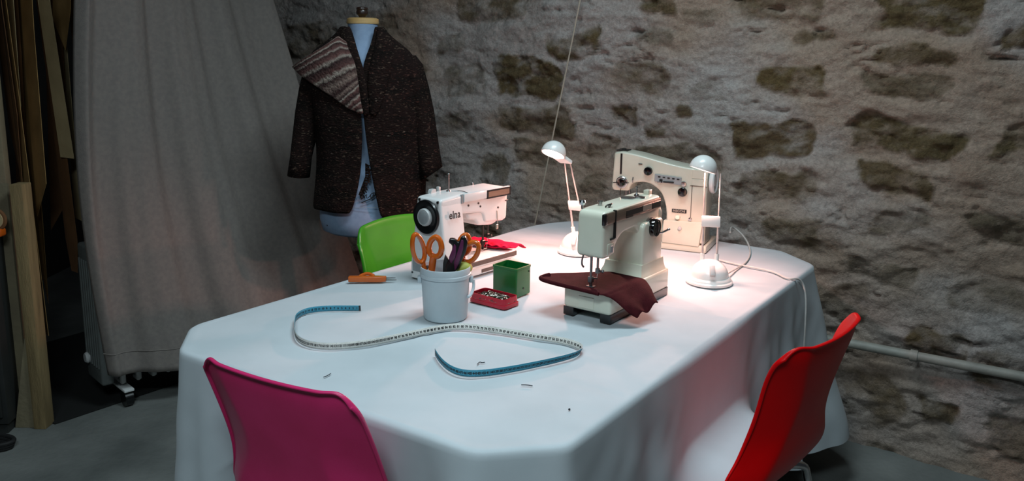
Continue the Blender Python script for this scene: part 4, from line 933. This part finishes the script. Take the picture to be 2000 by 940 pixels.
# folded striped collar on the left front
edgeA = [(661, 70), (635, 89), (602, 110), (570, 131)]                   # upper outer edge (shoulder line)
edgeB = [(678, 84), (694, 120), (703, 165), (708, 222)]                  # inner edge down the front
low = [(570, 131), (598, 161), (650, 190), (680, 212), (708, 222)]
G = []; SV = []
def lerp2(p, q):
    x = q * (len(p) - 1); k = min(int(x), len(p) - 2); f = x - k; return (p[k][0] * (1 - f) + p[k + 1][0] * f, p[k][1] * (1 - f) + p[k + 1][1] * f)
for i in range(29):
    q = i / 28; row = []
    s = lerp2(edgeB, q); e = lerp2(low, q)
    for j in range(17):
        f = j / 16; u = s[0] * (1 - f) + e[0] * f; v = s[1] * (1 - f) + e[1] * f
        if q < .5: # bow the top rows along the shoulder
            k = (1 - q * 2); au, av = lerp2([edgeB[0]] + edgeA, f); u = u * (1 - k) + au * k; v = v * (1 - k) + av * k
        hu = 110; cu = 712
        dep = .135 * math.sqrt(max(.02, 1 - ((u - cu) / 140) ** 2)) * min(1, .50 + (v - 60) / 130)
        p = at(u, v, DD - dep - .030 - .010 * math.sin(f * 3)) - F0
        row.append(tuple(p)); SV.append(q * .95 + .05 * f)
    G.append(row)
mb = MB(); mb.grid(G); o = obj('folded_collar', mb, SM, t, 0, label='striped folded collar flap', solid=.010, offset=0, sub=1)
o.data.polygons.foreach_set('use_smooth', [True] * len(o.data.polygons))
ca = o.data.color_attributes.new('stripe', 'FLOAT_COLOR', 'POINT'); ca.data.foreach_set('color', np.stack([SV, SV, SV, np.ones(len(SV))], 1).astype(np.float32).ravel())
def band(pl, name):
    G = []
    for (u0, v0, u1, v1, dep) in pl:
        row = []
        for j in range(6):
            row.append(tuple(at(u0 + (u1 - u0) * j / 5, v0 + (v1 - v0) * j / 5, DD - dep - .012 * math.sin(PI * j / 5)) - F0))
        G.append(row)
    mb = MB(); mb.grid(G); o = obj(name, mb, JM, t, 0, solid=.012, offset=0, sub=1); o.data.polygons.foreach_set('use_smooth', [True] * len(o.data.polygons))
band([(738, 50, 752, 56, .05), (736, 66, 764, 74, .085), (732, 90, 768, 104, .115), (725, 118, 764, 138, .135), (717, 145, 755, 170, .15), (720, 190, 745, 205, .155), (722, 225, 734, 228, .155)], 'collar')
band([(682, 50, 670, 56, .055), (690, 66, 664, 74, .09), (696, 90, 672, 100, .125), (704, 118, 690, 130, .15), (713, 145, 700, 160, .16), (718, 190, 704, 200, .163), (721, 225, 710, 228, .16)], 'collar')
mb = MB(); rp = random.Random(4)
for k in range(34):
    v = 320 + 60 * k / 33; u = 720 - 13 * max(0, (v - 345) / 35); p = at(u, v, DD - .150) - F0; q = p + Vector((rp.uniform(-.004, .010), -.004, rp.uniform(-.02, .008)))
    mb.tube([p - Vector((.012, 0, 0)), p.lerp(q, .5) + Vector((0, -.004, .003)), q], .0026, 5)
obj('fringe', mb, JM, t, 60)

# ------------------------------------------------------------------ curtain on the left, radiator, patterns, post
TLc, BLc, TRc, BRc = at(146, -70, 3.05), at(212, 742, 3.05), at(500, -70, 3.86), at(730, 640, 3.80)
BLc.z = .160
def edge_left(q):   # left edge of the sheet, slightly curved
    p = TLc.lerp(BLc, q); p.x -= .055 * math.sin(PI * min(1, q * 1.0)) ; return p
def edge_right(q):
    p = TRc.lerp(BRc, q); p.x -= .02 * math.sin(PI * q); return p
G = []; nh, nv = 220, 70
for i in range(nv + 1):
    q = i / nv; a = edge_left(q); b = edge_right(q); row = []
    hd = (b - a); nrm = Vector((hd.y, -hd.x, 0)).normalized()
    for j in range(nh + 1):
        f = j / nh; p = a.lerp(b, f)
        skew = f * 7.0 + .35 * math.sin(q * 1.6 + f * 3)
        fo = .9 + math.sin(skew * 2 * PI * .60 + 1.2) * .55 + math.sin(skew * 2 * PI * 1.05 + .4 - q * .8) * .22 * (1 - .4 * q) + .05 * math.sin(skew * 2 * PI * 2.3 + q * 2.3)
        amp = .030 + .016 * q
        if f < .03: amp *= f / .03
        bulge = .05 * math.sin(PI * f) * q
        p = p + nrm * (fo * amp + bulge)
        row.append(tuple(p))
    G.append(row)
mb = MB(); mb.grid(G); o = obj('curtain', mb, M['linen'], None, 0, solid=.003, offset=0); o.data.polygons.foreach_set('use_smooth', [True] * len(o.data.polygons))
tag(o, 'grey linen sheet hanging in folds at the left like a curtain', 'curtain')
a = TLc.copy(); b = TRc.copy(); mb = MB(); d = (b - a).normalized(); zt = (a.z + b.z) / 2
hm = MB(); hm.tube([(G[-5][j][0], G[-5][j][1] - .002, G[-5][j][2]) for j in range(0, nh + 1, 2)], .0025, 6); obj('hem_seam', hm, M['linen'], o)
# rail that the sheet and patterns hang from
rd = Vector((math.cos(math.radians(52)), math.sin(math.radians(52)), 0)); rn = Vector((rd.y, -rd.x, 0))
# radiator
t = thing('oil_radiator', 'pale finned radiator on casters mostly hidden behind the hanging sheet', 'radiator', (-1.659, 3.186, 0), 45)
for k in range(8):
    mb = MB(); x = .03 + k * .062
    mb.prism(fillet([(-.075, .12), (.075, .12), (.075, .64), (-.075, .64)], .03, 5), x - .011, x + .011, 'yz', .006, 2)
    fn = obj('fin', mb, M['radi'], t)
    if k < 4:
        mb = MB(); mb.tube([(x, -.085, .088), (x, -.085, .17)], .0115, 10); mb.tube([(x, -.085, .092), (x, -.05, .092)], .0115, 10); mb.tube([(x, -.085, .16), (x, -.05, .16)], .0115, 10); obj('oil_tube', mb, M['white'], fn)
mb = MB(); mb.box(-.05, .0, -.085, .085, .09, .66, .012, 3)
for k in range(6): mb.box(-.054, -.048, -.07 + k * .026, -.058 + k * .026, .16, .6, .002, 1)
ep = obj('end_panel', mb, M['radi'], t)
mb = MB(); mb.lathe([(.022, 0), (.024, .008), (.018, .016)], 20, 0, tr(-.05, .05, .18) @ ry(-90)); obj('dial_knob', mb, M['white'], ep)
for x in (.03, .44):
    mb = MB(); mb.box(x - .02, x + .02, -.15, .10, .066, .078, .004, 2); br = obj('caster_bracket', mb, M['white'], t)
    for y in (-.12, .085):
        mb = MB(); mb.tube([(x - .016, y, .033), (x + .016, y, .033)], .033, 20); mb.tube([(x, y, .033), (x, y, .07)], .008, 8); obj('caster', mb, M['black'], t)
# thin flat black layer added over the concrete floor to stand for shade there
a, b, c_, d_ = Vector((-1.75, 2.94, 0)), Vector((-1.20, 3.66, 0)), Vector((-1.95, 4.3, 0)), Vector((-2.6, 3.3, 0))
mb = MB(); mb.prism([(p.x, p.y) for p in (a, b, c_, d_)], .001, .006, 'xy', .001); tag(obj('floor_shade_layer', mb, M['floor_shade']), 'flat black layer added as shade on the floor beneath hanging patterns and sheet', 'mat')
# wooden post and board
t = thing('wooden_post', 'pale wooden post standing at the far left edge of the picture', 'post', (-1.787, 2.93, 0))
mb = MB(); mb.box(-.022, .024, -.03, .03, 0, .945, .003, 2); obj('upright', mb, M['post'], t)
mb = MB(); mb.prism([(-.10, 0), (-.02, 0), (-.02, .34), (-.03, .36)], -.02, .02, 'xz', .002); obj('brace', mb, M['plank'], t)
t = thing('wall_board', 'tall greyish board behind the post at the left picture edge', 'board', (-1.90, 2.97, 0), 8)
mb = MB(); mb.box(-.13, .045, -.02, .02, 0, 2.5, .003, 2); obj('panel', mb, M['plank'], t)
mb = MB(); mb.box(-.13, .06, -.03, .03, 2.3, 2.36, .003); obj('cross_rail', mb, M['post'], t)
t = thing('low_cabinet', 'dark grey cabinet cut off by the left picture edge', 'cabinet', (-2.03, 2.86, 0), 6)
mb = MB(); mb.box(-.3, .155, -.02, .10, .04, .755, .004); mb.box(-.29, .145, -.01, .09, 0, .04); obj('carcass', mb, M['cab'], t)
mb = MB(); mb.box(-.28, .14, -.032, -.018, .07, .74, .004); dr = obj('door', mb, M['cab'], t)
mb = MB(); mb.box(.09, .105, -.042, -.03, .40, .52, .003); obj('handle', mb, M['darksteel'], dr)
t = thing('tape_roll', 'brown rimmed tape roll on an orange holder at left edge', 'tape', (-1.862, 2.885, .757), 0)
mb = MB(); mb.box(-.03, .026, -.02, .02, 0, .030, .008, 3); obj('holder', mb, M['orange'], t)
mb = MB(); mb.tube([Vector((.036 * math.cos(a), 0, .062 + .036 * math.sin(a))) for a in np.linspace(0, 2 * PI, 32, endpoint=False)], .007, 10, closed=True); obj('rim', mb, M['card2'], t)
mb = MB(); mb.lathe([(.012, -.01), (.033, -.01), (.033, .01), (.012, .01)], 32, 0, tr(0, 0, .062) @ rx(90)); obj('roll', mb, M['card3'], t)
mb = MB()
for k in range(3):
    mb.tube([Vector((-1.93 + (.13 + .004 * k) * math.cos(a), 2.745 + (.045 + .004 * k) * math.sin(a), .010 + .010 * k)) for a in np.linspace(0, 2 * PI, 40, endpoint=False)], .008, 8, closed=True)
tag(obj('cable_coil', mb, M['rubber']), 'black cable coiled on the floor by the left picture edge', 'cable')
# unseen pattern rail and hanging pieces
r0 = Vector((-1.99, 3.10, 2.22)); r1 = r0 + rd * 1.15
mb = MB(); mb.tube([r0, r1], .014, 12)
for q in (0.0, 1.0): p = r0.lerp(r1, q); mb.tube([p, p + Vector((0, 0, .5))], .008, 8)
struct('unseen_pattern_rail', mb, M['darksteel'])  # unseen rail above the view, carrying the hanging patterns
CARD = [M['card'], M['card2'], M['card3']]
desc = ['tan', 'brown', 'cream']
shape_words = ['slanted lower edge', 'pointed lower tip', 'straight lower edge', 'rounded lower edge', 'notched lower corner']
pr = random.Random(21)
places = ['nearest the post', 'second from the post', 'third from the post', 'fourth from the post', 'fifth from the post', 'sixth from the post', 'seventh from the post', 'eighth from the post',
          'ninth from the post', 'tenth from the post', 'eleventh from the post', 'last before the sheet']
shown = [1, 2, 3, 4, 5, 6, 7, 8, 10, 11, 12, 13]
for k in range(18):
    s = .035 + k * .024; c = r0 + rd * s; mi = (0, 1, 0, 2, 1, 0, 0, 2, 1, 0, 1, 0, 2, 1, 0, 1, 0, 1)[k]; sh = k % 5
    L = (1.80, 1.30, 1.92, 1.10, 1.62, 1.45, 1.84, 1.22, 1.70, 1.05, 1.55, .8, 1.5, 1.0, .55, 1.2, .9, 1.1)[k]; w = pr.uniform(.035, .075); off = .03 + pr.uniform(-.04, .09) - .004 * k
    tilt = pr.uniform(-.10, .10); yaw = pr.uniform(-.22, .22)
    if k not in shown: continue
    o = thing('paper_pattern', f'{desc[mi]} card pattern with {shape_words[sh]}, {places[shown.index(k)]} among the hanging patterns', 'pattern', c, 0, 'card sewing patterns hanging beside the post')
    ax = (rn * math.cos(yaw) + rd * math.sin(yaw)); n2 = Vector((ax.y, -ax.x, 0))
    prof = {0: [(-.5, -1.0), (.5, -.90)], 1: [(-.5, -.85), (.1, -1.0), (.5, -.80)], 2: [(-.5, -1.0), (.5, -1.0)], 3: [(-.5, -.92), (-.25, -1), (.25, -1), (.5, -.92)], 4: [(-.5, -1), (.15, -1), (.2, -.9), (.5, -.88)]}[sh]
    out = [(-.18, -.02), (-.5, -.22), (-.42, -.55)] + prof + [(.45, -.5), (.5, -.2), (.2, -.02)]
    V = []; nn = len(out)
    for sgn in (-1, 1):
        for a, b in out:
            z = b * L; cur = .02 * math.sin(-b * 3 + k)
            p = ax * (off + a * w * 2 + tilt * b * .5) + Vector((0, 0, z)) + n2 * (cur + sgn * .0009); V.append(tuple(p))
    fcs = [tuple(range(nn)), tuple(range(2 * nn - 1, nn - 1, -1))] + [(i, (i + 1) % nn, nn + (i + 1) % nn, nn + i)[::-1] for i in range(nn)]
    mb = MB(); mb.raw(V, fcs); obj('card_sheet', mb, CARD[mi], o, 0)
    mb = MB(); h = ax * off; mb.tube([h + Vector((0, 0, -.06)), h * .6 + Vector((0, 0, -.035)), Vector((.0, 0, -.020)), Vector((0, 0, .018)), rn * .02 + Vector((0, 0, .0))], .0018, 6, smooth=2); obj('hook', mb, M['steel'], o)

# ------------------------------------------------------------------ light
wd = bpy.data.worlds.new('room_dim'); S.world = wd; wd.use_nodes = True
bg = wd.node_tree.nodes['Background']; bg.inputs[0].default_value = (.62, .70, .78, 1); bg.inputs[1].default_value = .035
def area(name, loc, tgt, sx, sy, e, col, spread=180):
    l = bpy.data.lights.new(name, 'AREA'); l.shape = 'RECTANGLE'; l.size = sx; l.size_y = sy; l.energy = e; l.color = col
    o = bpy.data.objects.new(name, l); COL.objects.link(o); o.matrix_world = aimed(Vector(loc), Vector(tgt) - Vector(loc)); l.spread = math.radians(spread); return l
area('ceiling_light', (.22, 2.05, 2.72), (.22, 2.10, 0), .9, .35, 30, (.77, .935, 1.0))
area('ceiling_light', (-.45, -.05, 2.72), (-.2, 1.2, 0), 1.0, .35, 20, (.78, .935, 1.0), 120)
S.view_settings.view_transform = 'Standard'; S.view_settings.look = 'None'; S.view_settings.gamma = 1; S.view_settings.use_curve_mapping = False
S.view_settings.exposure = 0.0
try: S.cycles.use_denoising = True
except Exception: pass
